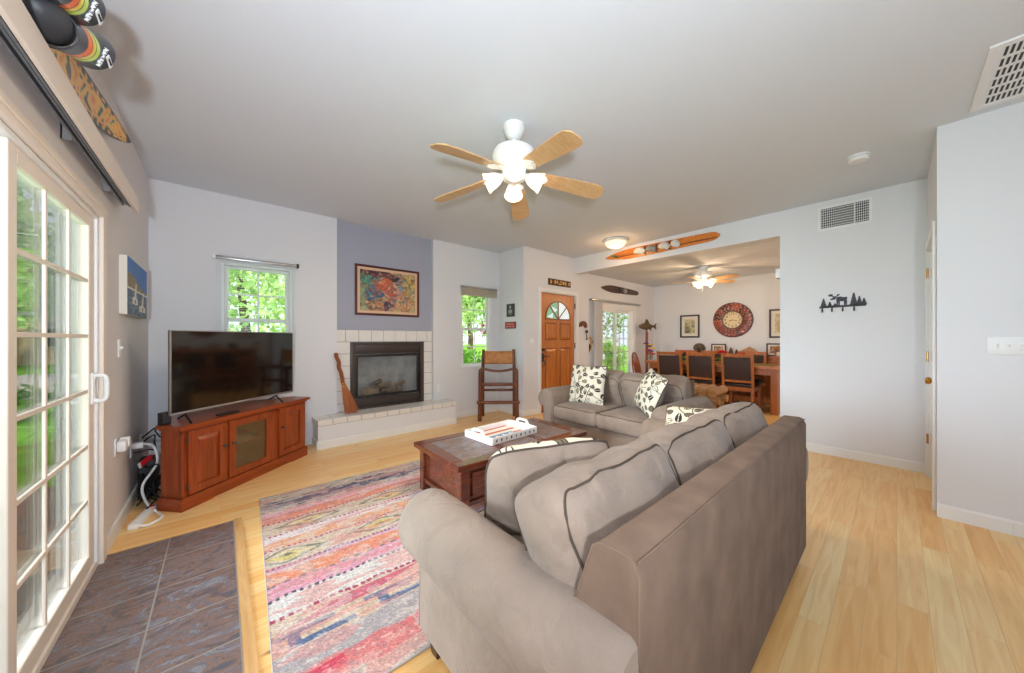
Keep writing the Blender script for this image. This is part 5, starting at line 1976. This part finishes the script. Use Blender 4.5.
def boot(y0, z0):
    """ski boot standing out from the ski, cuff end free"""
    # foot shell along the ski, then the shaft standing out and leaning
    na, nl_ = 72, 60
    def shaft_c(t):
        return Vector((.092 + .052 * t, y0 - .05 + .18 * t, z0 - .03 + .065 * t))
    ax = (shaft_c(1) - shaft_c(0)).normalized()
    e1 = Vector((0, 1, 0))
    e1 = (e1 - ax * e1.dot(ax)).normalized()
    e2 = ax.cross(e1)
    vs, pc = [], []
    for i in range(nl_ + 1):
        t = i / nl_
        ra, rb = .066 - .008 * math.sin(PI * t), .066 - .008 * math.sin(PI * t)
        for k in range(na):
            a = 2 * PI * k / na
            ext = .03 * math.cos(a - 2.4) * t if t > .8 else 0
            p = shaft_c(t) + ax * ext * (t - .8) * 5 * .6 + e1 * ra * math.cos(a) + e2 * rb * math.sin(a)
            vs.append(p)
            u = (a / (2 * PI)) % 1
            c = np.array((52, 54, 62.))
            if .30 < t < .62 and not (.36 < u < .385):
                if t < .42:
                    c = np.array((244, 112, 44.))
                elif t < .445:
                    c = np.array((36, 36, 40.))
                elif t < .52:
                    c = np.array((246, 176, 62.)) if t < .48 else np.array((226, 214, 92.))
                elif t < .545:
                    c = np.array((36, 36, 40.))
                else:
                    c = np.array((196, 220, 96.))
            if i == nl_:
                c = np.array((40, 40, 44.))
            pc.append(c)
    fs = [(i * na + k, i * na + (k + 1) % na, (i + 1) * na + (k + 1) % na, (i + 1) * na + k) for i in range(nl_) for k in range(na)]
    b = MB()
    b.add(vs, fs)
    o = b.build('boot', 'gloss_art', sk, smooth=60, paint=lin(np.array(pc)))
    md = o.modifiers.new('thickness', 'SOLIDIFY')
    md.thickness = .004
    b = MB()
    b.sph((.084, y0 - .06, z0 - .02), (.064, .09, .062), 20, 12)
    b.b2((.022, y0 - .16, 2.30), (.036, y0 + .05, 2.42), bev=.006)
    b.build('toe_piece', 'charcoal', o)
    b = MB()
    for yy, dz in ((-.09, 0), (-.04, .0)):
        b.tube([(.03, y0 + yy, z0 + .075), (.075, y0 + yy, z0 + .055), (.112, y0 + yy - .01, z0), (.075, y0 + yy, z0 - .058), (.03, y0 + yy, z0 - .075)], .011, 8)
    b.build('strap', 'black_soft', o)
    # lettering and lozenge on the shaft, towards the viewer
    b = MB()
    out_n = (Vector((0, 0, 1.249)) - (shaft_c(.75) + Vector((XL, 0, 0))))
    out_n = Vector((.42, -1.9, -1.1))
    out_n = (out_n - ax * out_n.dot(ax)).normalized()
    up2 = ax
    rt2 = up2.cross(out_n)
    def on_shell(t, off=.064):
        o_ = shaft_c(t) + out_n * off
        return Matrix((rt2, up2, out_n)).transposed().to_4x4(), o_
    R_, o_ = on_shell(.70, .0600)
    X = Matrix.Translation(o_) @ R_ @ TR((.0, 0, 0))
    b.text('NAHIREN', .017, X, depth=.0035)
    R_, o_ = on_shell(.87, .0625)
    X = Matrix.Translation(o_) @ R_
    for lo, hi in (((-.014, -.02), (.004, .022)),):
        b.prism([(-.020, -.018), (-.006, -.022), (.022, .016), (.006, .022)], .004, X=X, z0=-.001)
    b.build('lettering', 'plastic', o, smooth=0)
    b = MB()
    b.prism([(-.010, -.012), (-.004, -.014), (.012, .011), (.004, .013)], .001, X=X, z0=.003)
    b.build('lozenge', 'black_soft', o, smooth=0)
    return o
boot(1.83, 2.285)
boot(1.69, 2.35)
for y in (1.5, 2.4):
    MB().b2((.0015, y, 2.30), (.010, y + .03, 2.36), bev=.001).build('wall_bracket', 'black_soft', sk, smooth=0)

# varnished wooden ski on the beam
ws = thing('wooden_water_ski', 'varnished orange wooden water ski with white boots on the beam', 'water ski', (XV, 3.25, 2.608), -PI / 2)
Xs = Matrix(((1, 0, 0, 0), (0, 0, -1, -.012), (0, 1, 0, 0), (0, 0, 0, 1)))
MB().prism(ski_outline(1.73, .155, tail=.72), .014, X=Xs).build('ski_blade', 'ski_wood', ws, smooth=30)
mb = MB()
mb.box((.95, -.027, -.022), (1.5, .002, .012), (0, math.radians(0), 0))
mb.box((.33, -.027, 0), (.35, .002, .008))
mb.build('dark_stripe', 'frame_red', ws, smooth=0)
mb = MB()
mb.box((.16, -.027, .01), (.10, .002, .034), (0, .3, 0))
mb.box((.20, -.027, -.01), (.06, .002, .03), (0, -.4, 0))
mb.build('printed_mark', 'green_mark', ws, smooth=0)
for x, w, mt in ((.62, .17, 'rubber_white'), (.80, .14, 'grey_rubber'), (1.00, .15, 'rubber_white'), (1.16, .11, 'rubber_white')):
    mb = MB()
    mb.sph((x, -.035, .008), (w / 2, .05, .052), 20, 12)
    mb.sph((x + w * .3, -.03, -.01), (w / 3, .04, .045), 16, 10)
    mb.build('boot', mt, ws)
mb = MB()
for x in (.71, .89, 1.08):
    mb.b2((x - .008, -.040, -.060), (x + .008, -.026, .060), bev=.003)
    for z in (-.06, .06):
        mb.cyl((x + .02, -.034, z), (x + .02, -.026, z), .008, n=8)
mb.build('binding_plate', 'frame_dark', ws)

ds = thing('dark_water_ski', 'dark wooden water ski above the dining room glass door', 'water ski', (5.86, 3.985, 2.305), 0)
MB().prism(ski_outline(1.50, .15, tail=.62), .014, X=Xs).build('ski_blade', 'ski_dark', ds, smooth=30)
for x, w, mt in ((.72, .16, 'charcoal'), (.90, .14, 'grey_rubber')):
    mb = MB()
    mb.sph((x, -.03, 0), (w / 2, .04, .06), 18, 10)
    mb.build('boot', mt, ds)

# ------------------------------------------------------------------ dining room
dt = thing('dining_table', 'long oak dining table with slab ends in the dining room', 'dining table', (7.17, 2.35, 0))
MB().b2((-.44, -1.14, .745), (.44, 1.14, .79), bev=.008).build('table_top', 'table_top', dt, smooth=0)
MB().b2((-.36, -1.0, .64), (.36, 1.0, .745)).build('apron', 'dining_wood', dt, smooth=0)
for s in (-1, 1):
    MB().b2((-.36, s * 1.03 - .045, 0), (.36, s * 1.03 + .045, .745), bev=.008).build('leg', 'dining_wood', dt, smooth=0)
MB().b2((-.05, -1.0, .12), (.05, 1.0, .22)).build('stretcher', 'dining_wood', dt, smooth=0)

def dining_chair(label, loc, rz, group):
    """faces local +x, back at local x = -.22"""
    r = thing('dining_chair', label, 'chair', loc, rz, group)
    for s in (-1, 1):
        mb = MB()
        mb.loft([[(x + a * .021, s * .215 + b * .019, z) for a, b in ((-1, -1), (1, -1), (1, 1), (-1, 1))] for x, z in ((-.25, 0), (-.215, .42), (-.225, .6), (-.275, 1.0))])
        mb.build('rear_post', 'dining_wood', r, smooth=0)
        MB().b2((.17, s * .215 - .021, 0), (.212, s * .215 + .021, .43), bev=.004).build('leg', 'dining_wood', r, smooth=0)
        MB().b2((-.20, s * .215 - .011, .36), (.18, s * .215 + .011, .43)).build('seat_rail', 'dining_wood', r, smooth=0)
    MB().b2((.18, -.2, .36), (.205, .2, .43)).build('seat_rail', 'dining_wood', r, smooth=0)
    MB().b2((-.225, -.2, .36), (-.20, .2, .43)).build('seat_rail', 'dining_wood', r, smooth=0)
    MB().box((-.268, 0, .965), (.024, .42, .06), (0, math.radians(-7), 0), .004).build('top_rail', 'dining_wood', r, smooth=0)
    MB().box((-.222, 0, .525), (.024, .40, .04), (0, math.radians(-5), 0), .004).build('lower_rail', 'dining_wood', r, smooth=0)
    MB().box((-.243, 0, .735), (.034, .392, .385), (0, math.radians(-7), 0), .012).build('backrest', 'fabric_dark', r)
    MB().b2((-.215, -.225, .43), (.22, .225, .48), bev=.018).build('seat', 'seat_black', r)
    return r
near = [(1.78, 'dining chair on the near side, nearest the wall edge at the right'), (2.36, 'dining chair in the middle of the near side of the dining table'), (2.90, 'dining chair on the near side, farthest left and partly behind the loveseat')]
far_ = [(1.85, 'dining chair on the far side of the table, rightmost, only its back showing'), (2.51, 'dining chair on the far side of the table, below the clock'), (3.06, 'dining chair on the far side of the table, leftmost, below the landscape picture')]
proto = None
for y, lb in near:
    if proto is None:
        proto = dining_chair(lb, (6.86, y, 0), 0, 'upholstered dining chairs')
        c = proto
    else:
        c = copy_tree(proto)
        c.location = (6.86 - (.04 if y > 2.8 else 0), y, 0)
        c['label'] = lb
for y, lb in far_:
    c = copy_tree(proto)
    c.location = (7.50, y, 0)
    c.rotation_euler = (0, 0, PI)
    c['label'] = lb

wc = thing('windsor_chair', 'red brown spindle back chair at the left end of the dining table', 'chair', (6.30, 3.22, 0), math.radians(-40))
MB().lathe([(.001, .43), (.20, .43), (.215, .445), (.205, .465), (.001, .455)], 32).build('seat', 'windsor', wc)
arch = [(-.19, .19 * math.cos(PI - PI * i / 24), .46 + .52 * math.sin(PI * i / 24) ** .6) for i in range(25)]
arch = [(-.17 - .08 * (z - .46) / .52, y, z) for x, y, z in arch]
MB().tube(arch, .014, 10).build('bow', 'windsor', wc)
for k in range(6):
    y = -.13 + k * .052
    zt = .46 + .52 * (1 - (y / .19) ** 2) ** .3
    MB().tube([(-.165, y * .8, .455), (-.20, y * .95, .7), (-.17 - .08 * (zt - .46) / .52, y, zt)], [.006, .010, .006], 8).build('spindle', 'windsor', wc)
for sx in (-1, 1):
    for sy in (-1, 1):
        MB().tube([(sx * .12, sy * .12, .44), (sx * .15, sy * .15, .22), (sx * .185, sy * .185, 0)], [.016, .021, .012], 10).build('leg', 'windsor', wc)

# runner with red flowers
rn = thing('table_runner', 'olive runner along the middle of the dining table', 'table runner', (7.17, 2.35, .79))
MB().b2((-.26, -1.0, .0005), (.20, .95, .004)).build('cloth', 'runner', rn, smooth=0)
def poinsettia(label, loc, s, group='red flower arrangements'):
    r = thing('flower_arrangement', label, 'flowers', loc, random.random() * 3, group)
    mb = MB()
    for lay, (n, L, el) in enumerate(((8, .085, 15), (7, .065, 40), (5, .045, 65))):
        for k in range(n):
            a = 2 * PI * (k + .5 * lay) / n
            X = TR((0, 0, .075 * s + .06), (0, 0, a)) @ TR(rot=(0, -math.radians(el), 0)) @ TR(sc=(s, s, s))
            mb.add([(0, 0, 0), (L * .45, -.028, .006), (L, 0, 0), (L * .45, .028, .006), (L * .45, 0, -.004)], [(0, 1, 4), (1, 2, 4), (2, 3, 4), (3, 0, 4)], X)
    mb.build('petals', 'red', r, smooth=0)
    mb = MB()
    for k in range(9):
        a = 2 * PI * k / 9
        X = TR((0, 0, .05 * s + .05), (0, 0, a + .3)) @ TR(rot=(0, math.radians(18), 0)) @ TR(sc=(s, s, s))
        mb.add([(0, 0, 0), (.06, -.03, .004), (.12, 0, -.01), (.06, .03, .004)], [(0, 1, 2, 3)], X)
    mb.cyl((0, 0, 0), (0, 0, .07 * s + .06), .012, n=8)
    mb.build('foliage', 'green', r, smooth=0)
    MB().sph((0, 0, .085 * s + .06), .012 * s, 10, 6).build('flower_heart', 'yellow', r)
    return r
poinsettia('red flowers on the dining table runner, left one of three', (6.98, 2.74, .794), 1.25)
poinsettia('red flowers on the dining table runner, middle one, taller with yellow green leaves', (6.98, 2.12, .794), 1.6)
poinsettia('red flowers on the dining table runner, right one of three', (7.0, 1.82, .794), 1.3)
bq = thing('flower_vase', 'glass vase of red, yellow and purple flowers at the left end of the dining table', 'vase', (6.86, 3.42, .79))
MB().lathe([(.035, 0), (.045, .03), (.04, .09), (.05, .13), (.046, .13), (.036, .09), (.04, .03), (.001, .01)], 24).build('vase', 'glass', bq)
mb = MB()
heads = [(-.06, .07, .36, 'purple'), (.05, .02, .33, 'yellow'), (-.03, .02, .30, 'purple'), (.04, -.03, .26, 'yellow'), (.0, .05, .22, 'red'), (-.05, -.02, .20, 'purple'), (.02, .0, .20, 'yellow'), (.05, .05, .15, 'red'), (-.02, -.05, .14, 'red')]
for x, y, z, c in heads:
    mb.tube([(x * .2, y * .2, .02), (x * .6, y * .6, z * .6), (x, y, z)], .003, 5)
mb.build('stems', 'green', bq)
for x, y, z, c in heads:
    m2 = MB()
    for k in range(8):
        a = 2 * PI * k / 8
        m2.sph((x + .032 * math.cos(a), y + .032 * math.sin(a), z), (.027, .027, .016), 8, 6)
    m2.sph((x, y, z + .008), .018, 8, 6)
    m2.build('flower', c, bq)

# carved fish on a post
fp = thing('fish_post', 'carved brown fish on a faded red post in the dining room corner', 'decoration', (7.32, 3.74, 0), math.radians(-30))
MB().b2((-.022, -.022, 0), (.022, .022, 1.42), bev=.004).build('post', 'pole', fp, smooth=0)
MB().b2((-.16, -.12, 0), (.16, .12, .03), bev=.006).build('base', 'stool', fp, smooth=0)
body = []
for i in range(15):
    t = i / 14
    a = .075 * math.sin(PI * min(1, t * .92 + .08)) ** .7
    body.append([(-.19 + .36 * t, .035 * math.cos(2 * PI * k / 14) * (a / .075), 1.53 + a * math.sin(2 * PI * k / 14)) for k in range(14)])
mb = MB()
mb.loft(body)
mb.build('fish_body', 'fish', fp)
mb = MB()
Xf = Matrix(((1, 0, 0, 0), (0, 0, -1, .008), (0, 1, 0, 0), (0, 0, 0, 1)))
mb.prism([(-.06, 1.60), (.07, 1.59), (.02, 1.68), (-.01, 1.70)], .016, X=Xf)
mb.prism([(.14, 1.53), (.24, 1.60), (.22, 1.53), (.24, 1.46)], .016, X=Xf)
mb.prism([(-.05, 1.46), (.03, 1.47), (.0, 1.42)], .016, X=Xf)
mb.prism([(.06, 1.47), (.12, 1.485), (.10, 1.43)], .016, X=Xf)
mb.build('fin', 'fish', fp, smooth=0)

# sideboard with its ornaments
sb = thing('sideboard', 'low oak sideboard against the dining room back wall', 'sideboard', (7.99, 2.35, 0))
MB().b2((-.14, -.95, .05), (.14, .95, .88)).build('carcass', 'dining_wood', sb, smooth=0)
MB().b2((-.155, -.97, .88), (.15, .97, .91), bev=.004).build('top', 'dining_wood', sb, smooth=0)
for k in range(4):
    y = -.72 + k * .48
    d = MB().b2((-.152, y - .22, .1), (-.138, y + .22, .84), bev=.003).build('door', 'dining_wood', sb, smooth=0)
    MB().sph((-.16, y + .18, .5), .012, 10, 6).build('knob', 'bronze', d)
def snap(U, V):
    img = np.ones(U.shape + (3,)) * np.array((196, 160, 128.))
    return mixc(img, (vnoise(U, V, 5, 4, 41) > .5) * .7, (120, 88, 66))
f = wall_art('photo_frame', 'wooden photo frame standing on the sideboard below the clock', 'photo frame', (8.03, 2.50, 1.025), -PI / 2, .28, .23, snap, .022, .03, 'frame_red', nx=40, ny=30)
f = wall_art('photo_frame', 'dark photo frame standing on the right end of the sideboard', 'photo frame', (8.03, 1.50, 1.035), -PI / 2, .34, .25, snap, .024, .035, 'frame_dark', nx=40, ny=30)
bh = thing('birdhouse', 'round topped brown birdhouse ornament on the sideboard', 'ornament', (7.98, 2.87, .91), -PI / 2)
out = [(-.08, 0), (.08, 0), (.09, .11)] + [(.11 * math.cos(PI * i / 10), .12 + .12 * math.sin(PI * i / 10)) for i in range(11)] + [(-.09, .11)]
MB().prism(out, .09, X=Matrix(((1, 0, 0, 0), (0, 0, -1, .04), (0, 1, 0, 0), (0, 0, 0, 1)))).build('house', 'fish', bh, smooth=30)
MB().cyl((0, -.052, .11), (0, -.046, .11), .03, n=16).build('entrance_hole', 'black', bh)
lh = thing('model_house', 'small tan roofed wooden house ornament on the sideboard', 'ornament', (7.98, 1.94, .91), -PI / 2)
MB().b2((-.09, -.05, 0), (.09, .05, .09)).build('house', 'dining_wood', lh, smooth=0)
MB().prism([(-.14, .085), (.14, .085), (0, .175)], .13, X=Matrix(((1, 0, 0, 0), (0, 0, -1, .065), (0, 1, 0, 0), (0, 0, 0, 1)))).build('roof', 'log', lh, smooth=0)
for k, (y, s, lb) in enumerate(((2.26, 1.0, 'larger little pine tree figurine on the sideboard'), (2.16, .75, 'smaller little pine tree figurine on the sideboard'))):
    t_ = thing('tree_figurine', lb, 'figurine', (7.98, y, .91))
    MB().lathe([(.008, 0), (.008, .03), (.05 * s, .03), (.03 * s, .075 * s), (.04 * s, .075 * s), (.02 * s, .12 * s), (.028 * s, .12 * s), (.001, .17 * s)], 12).build('tree', 'fish', t_, smooth=0)
    MB().cyl((0, 0, 0), (0, 0, .012), .03, n=12).build('stand', 'stool', t_)
lt = thing('candle_lantern', 'small brown glass sided candle lantern at the right end of the sideboard', 'lantern', (7.93, 1.47, .91))
mb = MB()
for sx in (-1, 1):
    for sy in (-1, 1):
        mb.b2((sx * .05 - .006, sy * .05 - .006, 0), (sx * .05 + .006, sy * .05 + .006, .15))
mb.b2((-.06, -.06, 0), (.06, .06, .012))
mb.loft([[(x * a, y * a, z) for x, y in ((-1, -1), (1, -1), (1, 1), (-1, 1))] for a, z in ((.065, .15), (.02, .20))])
mb.build('frame', 'dining_wood', lt, smooth=0)
MB().cyl((0, 0, .012), (0, 0, .09), .025, n=16).build('candle', 'mat_white', lt)

# rustic log table behind the loveseat
lg = thing('log_side_table', 'rustic peeled log side table behind the loveseat', 'side table', (4.62, 1.62, 0))
for k in range(4):
    y = -.17 + k * .11
    MB().tube([(-.20, y, .60), (.20, y, .605)], .052, 14).build('top_log', 'log', lg)
for s in (-1, 1):
    MB().tube([(-.02 + s * .14, -.24, .51), (-.02 + s * .14, .22, .51)], .045, 14).build('cross_log', 'log', lg)
    for q in (-1, 1):
        MB().tube([(s * .15, q * .16, 0), (s * .14, q * .15, .5)], [.05, .042], 14).build('leg', 'log', lg)

# ------------------------------------------------------------------ cables by the media cabinet
pw = thing('power_strip', 'white power strip on the floor by the left wall', 'power strip', (-.405, 3.42, .0), math.radians(78))
MB().b2((-.15, -.025, 0), (.15, .025, .035), bev=.005).build('body', 'plastic', pw)
mb = MB()
for i in range(5):
    mb.b2((-.11 + i * .045 - .014, -.016, .034), (-.11 + i * .045 + .014, .016, .0365), bev=.001)
mb.build('sockets', 'white_fan', pw)
MB().b2((.115, -.012, .034), (.138, .012, .040), bev=.002).build('switch', 'redtag', pw)
def curve_pts(pts, n=8):
    P = [Vector(p) for p in pts]
    P = [P[0]] + P + [P[-1]]
    out = []
    for i in range(1, len(P) - 2):
        for k in range(n):
            t = k / n
            a, b, c, d = P[i - 1:i + 3]
            out.append(.5 * ((2 * b) + (-a + c) * t + (2 * a - 5 * b + 4 * c - d) * t * t + (-a + 3 * b - 3 * c + d) * t ** 3))
    out.append(P[-2])
    return out
wcab = thing('white_cord', 'thick white cord looping from the outlet down to the power strip', 'cord', (0, 0, 0))
MB().tube(curve_pts([(-.49, 3.74, .45), (-.43, 3.74, .45), (-.385, 3.72, .42), (-.37, 3.70, .30), (-.44, 3.68, .16), (-.42, 3.62, .06), (-.36, 3.50, .012), (-.31, 3.36, .012), (-.36, 3.27, .012), (-.41, 3.275, .018)]), .0085, 8).build('cable', 'plastic', wcab)
MB().b2((-.502, 3.71, .428), (-.44, 3.765, .47), bev=.008).build('plug', 'plastic', wcab)
bc = thing('black_cord_bundle', 'tangle of black cords between the left wall and the media cabinet', 'cords', (0, 0, 0))
paths = [
    [(-.49, 3.74, .395), (-.42, 3.76, .40), (-.38, 3.78, .36), (-.40, 3.82, .2), (-.42, 3.75, .06), (-.38, 3.72, .02)],
    [(-.50, 4.13, .42), (-.42, 4.08, .50), (-.40, 3.93, .50), (-.36, 3.78, .48)],
    [(-.50, 4.13, .38), (-.42, 4.05, .45), (-.40, 3.88, .42), (-.37, 3.74, .36)],
    [(-.46, 3.92, .24), (-.42, 3.72, .27), (-.36, 3.66, .30), (-.37, 3.70, .20), (-.43, 3.76, .16), (-.46, 3.86, .20), (-.42, 3.9, .28)],
    [(-.40, 3.50, .04), (-.36, 3.58, .08), (-.40, 3.68, .12), (-.44, 3.80, .10), (-.38, 3.78, .03), (-.33, 3.66, .02)],
    [(-.47, 3.66, .02), (-.40, 3.70, .10), (-.36, 3.80, .12), (-.42, 3.86, .04), (-.46, 3.74, .03)]]
for k in range(5):
    r_ = random.Random(k)
    paths.append([(-.42 + r_.uniform(-.06, .06), 3.78 + r_.uniform(-.11, .11), .02 + abs(r_.uniform(0, .18))) for _ in range(7)])
for p in paths:
    MB().tube(curve_pts(p), .0055, 6).build('cable', 'black_soft', bc)
bx = thing('black_adapter_box', 'black power adapter box on the floor behind the cords', 'adapter', (-.44, 3.93, 0), .0)
MB().b2((-.05, -.07, 0), (.05, .07, .30), bev=.012).build('body', 'black', bx)
MB().b2((-.04, -.072, .2), (.04, -.069, .26)).build('face_label', 'charcoal', bx, smooth=0)
rtg = thing('red_tag', 'small red tag hanging on the cords under the outlet', 'tag', (-.425, 3.66, .34), 1.0, rot=(0, -.35, 1.0))
MB().b2((-.055, -.004, -.02), (.055, .004, .02), bev=.003).build('tag', 'redtag', rtg, smooth=0)
MB().b2((-.055, -.0046, -.02), (-.04, .0046, .02), bev=.001).build('white_end', 'plastic', rtg, smooth=0)

# ------------------------------------------------------------------ outside
MB().b2((-60, -8, -.3), (60, 70, -.16)).build('lawn', 'lawn', kind='structure', smooth=0)
MB().b2((-1.9, -1, -.16), (-.66, 4.9, -.06)).build('patio_slab', 'decking', kind='structure', smooth=0)
MB().b2((-40, 13.2, -.16), (30, 22, -.14)).build('street_paving', 'paving', kind='structure', smooth=0)
MB().b2((-2.2, -4.2, 2.95), (8.9, 5.3, 3.1)).build('sun_block_roof', 'stucco', kind='structure', smooth=0)  # unseen roof, wide slab put in to keep the sun out of the rooms
pc_ = thing('patio_post', 'tan patio post outside the left sliding door', 'post', (-1.75, 5.0, -.16))
MB().b2((-.07, -.07, 0), (.07, .07, 3.1), bev=.006).build('post', 'stucco', pc_, smooth=0)
MB().b2((-.11, -.11, 0), (.11, .11, .2), bev=.006).build('base', 'stucco', pc_, smooth=0)
hs = thing('neighbour_house', 'tan house with a brown roof across the street', 'house', (-9.5, 30, -.15))
MB().b2((-5, 0, 0), (5, 7, 3)).build('wall', 'stucco', hs, smooth=0)
mb = MB()
mb.prism([(-5.5, 3), (5.5, 3), (3, 5.2), (-3, 5.2)], 8, X=Matrix(((1, 0, 0, 0), (0, 0, 1, -.5), (0, 1, 0, 0), (0, 0, 0, 1))))
mb.build('roof', 'roofing', hs, smooth=0)
for x in (-3, 0, 3):
    MB().b2((x - .6, -.04, 1), (x + .6, .02, 2.3)).build('window', 'glass_dark' if 'glass_dark' in M else 'charcoal', hs, smooth=0)

def tree(name, label, loc, h, crown, n, mat, leaf=.12, trunk=True, cat='tree', group=None, zlow=0.25):
    r = thing(name, label, cat, loc, 0, group)
    g = np.random.default_rng(int(abs(loc[0] * 71 + loc[1] * 37)) + n)
    cl = g.normal(size=(max(6, n // 90), 3))
    cl /= np.linalg.norm(cl, axis=1)[:, None]
    cl *= (g.random(len(cl)) ** .4)[:, None]
    cz = h * (zlow + 1) / 2
    ch = h * (1 - zlow) / 2
    vs = np.empty((n * 4, 3))
    for i in range(n):
        c = cl[g.integers(len(cl))]
        o = g.normal(size=3) * .17
        p = np.array(((c[0] + o[0]) * crown, (c[1] + o[1]) * crown, max(.02, cz + (c[2] + o[2]) * ch)))
        a = g.normal(size=3)
        a /= np.linalg.norm(a)
        b = np.cross(a, g.normal(size=3))
        b /= np.linalg.norm(b)
        s = leaf * (.6 + .8 * g.random())
        vs[i * 4:i * 4 + 4] = (p - a * s, p + b * s * .55, p + a * s, p - b * s * .55)
    m = MB()
    m.v = [tuple(q) for q in vs]
    m.f = [(4 * i, 4 * i + 1, 4 * i + 2, 4 * i + 3) for i in range(n)]
    m.mi = [0] * n
    me = m.build('foliage', mat, r, smooth=0)
    if trunk:
        MB().tube([(0, 0, 0), (.03 * h, 0, h * .3), (0, .02 * h, h * .6)], [.028 * h, .02 * h, .01 * h], 9).build('trunk', 'bark', r)
    return r
G = -.16
tree('leafy_tree', 'bright leafy tree right outside the television window', (.3, 10.2, G), 5.2, 2.1, 5200, 'leaf_a', .09, zlow=.15)
tree('leafy_tree', 'pale leafy tree behind the television window tree', (3.0, 16.4, G), 7.0, 2.0, 3600, 'leaf_c', .11, zlow=.12)
tree('leafy_tree', 'green tree left of the television window', (-1.8, 18.0, G), 6.5, 2.0, 3600, 'leaf_b', .11, zlow=.3)
tree('leafy_tree', 'bright tree outside the niche window', (6.6, 10.0, G), 4.8, 1.6, 3600, 'leaf_a', .09, zlow=.3)
tree('red_leaf_tree', 'small red leaved tree outside the niche window', (9.4, 11.4, G), 3.2, .9, 1400, 'leaf_r', .08, zlow=.3)
tree('leafy_tree', 'darker tree outside the niche window', (7.4, 15.4, G), 6.4, 2.0, 2600, 'leaf_b', .10, zlow=.1)
tree('garden_shrub', 'rounded green shrub outside the dining glass door, left', (10.6, 8.1, G), 1.3, .6, 1600, 'leaf_a', .06, False, 'shrub', zlow=0)
tree('garden_shrub', 'rounded green shrub outside the dining glass door, right', (12.7, 8.0, G), 1.4, .75, 1800, 'leaf_a', .06, False, 'shrub', zlow=0)
tree('garden_shrub', 'dark green shrub outside the niche window', (5.5, 8.0, G), 1.2, .6, 1400, 'leaf_b', .06, False, 'shrub', zlow=0)
tree('leafy_tree', 'tall pale tree beyond the dining glass door', (15.0, 12.4, G), 7.0, 1.7, 3000, 'leaf_c', .11, zlow=.3)
tree('leafy_tree', 'tall green tree beyond the dining glass door', (19.4, 13.4, G), 7.5, 2.2, 3000, 'leaf_b', .12, zlow=.25)
tree('leafy_tree', 'tall tree across the lawn beyond the sliding door, near the street', (-3.9, 11.4, G), 4.6, 1.0, 3000, 'leaf_a', .12, zlow=.3)
tree('leafy_tree', 'broad tree across the street beyond the sliding door', (-7.2, 24.5, G), 7.5, 2.8, 3200, 'leaf_b', .17, zlow=.2)
tree('garden_shrub', 'low dark shrub beside the patio beyond the sliding door', (-2.9, 9.6, G), .8, .6, 1200, 'leaf_b', .05, False, 'shrub', zlow=0)
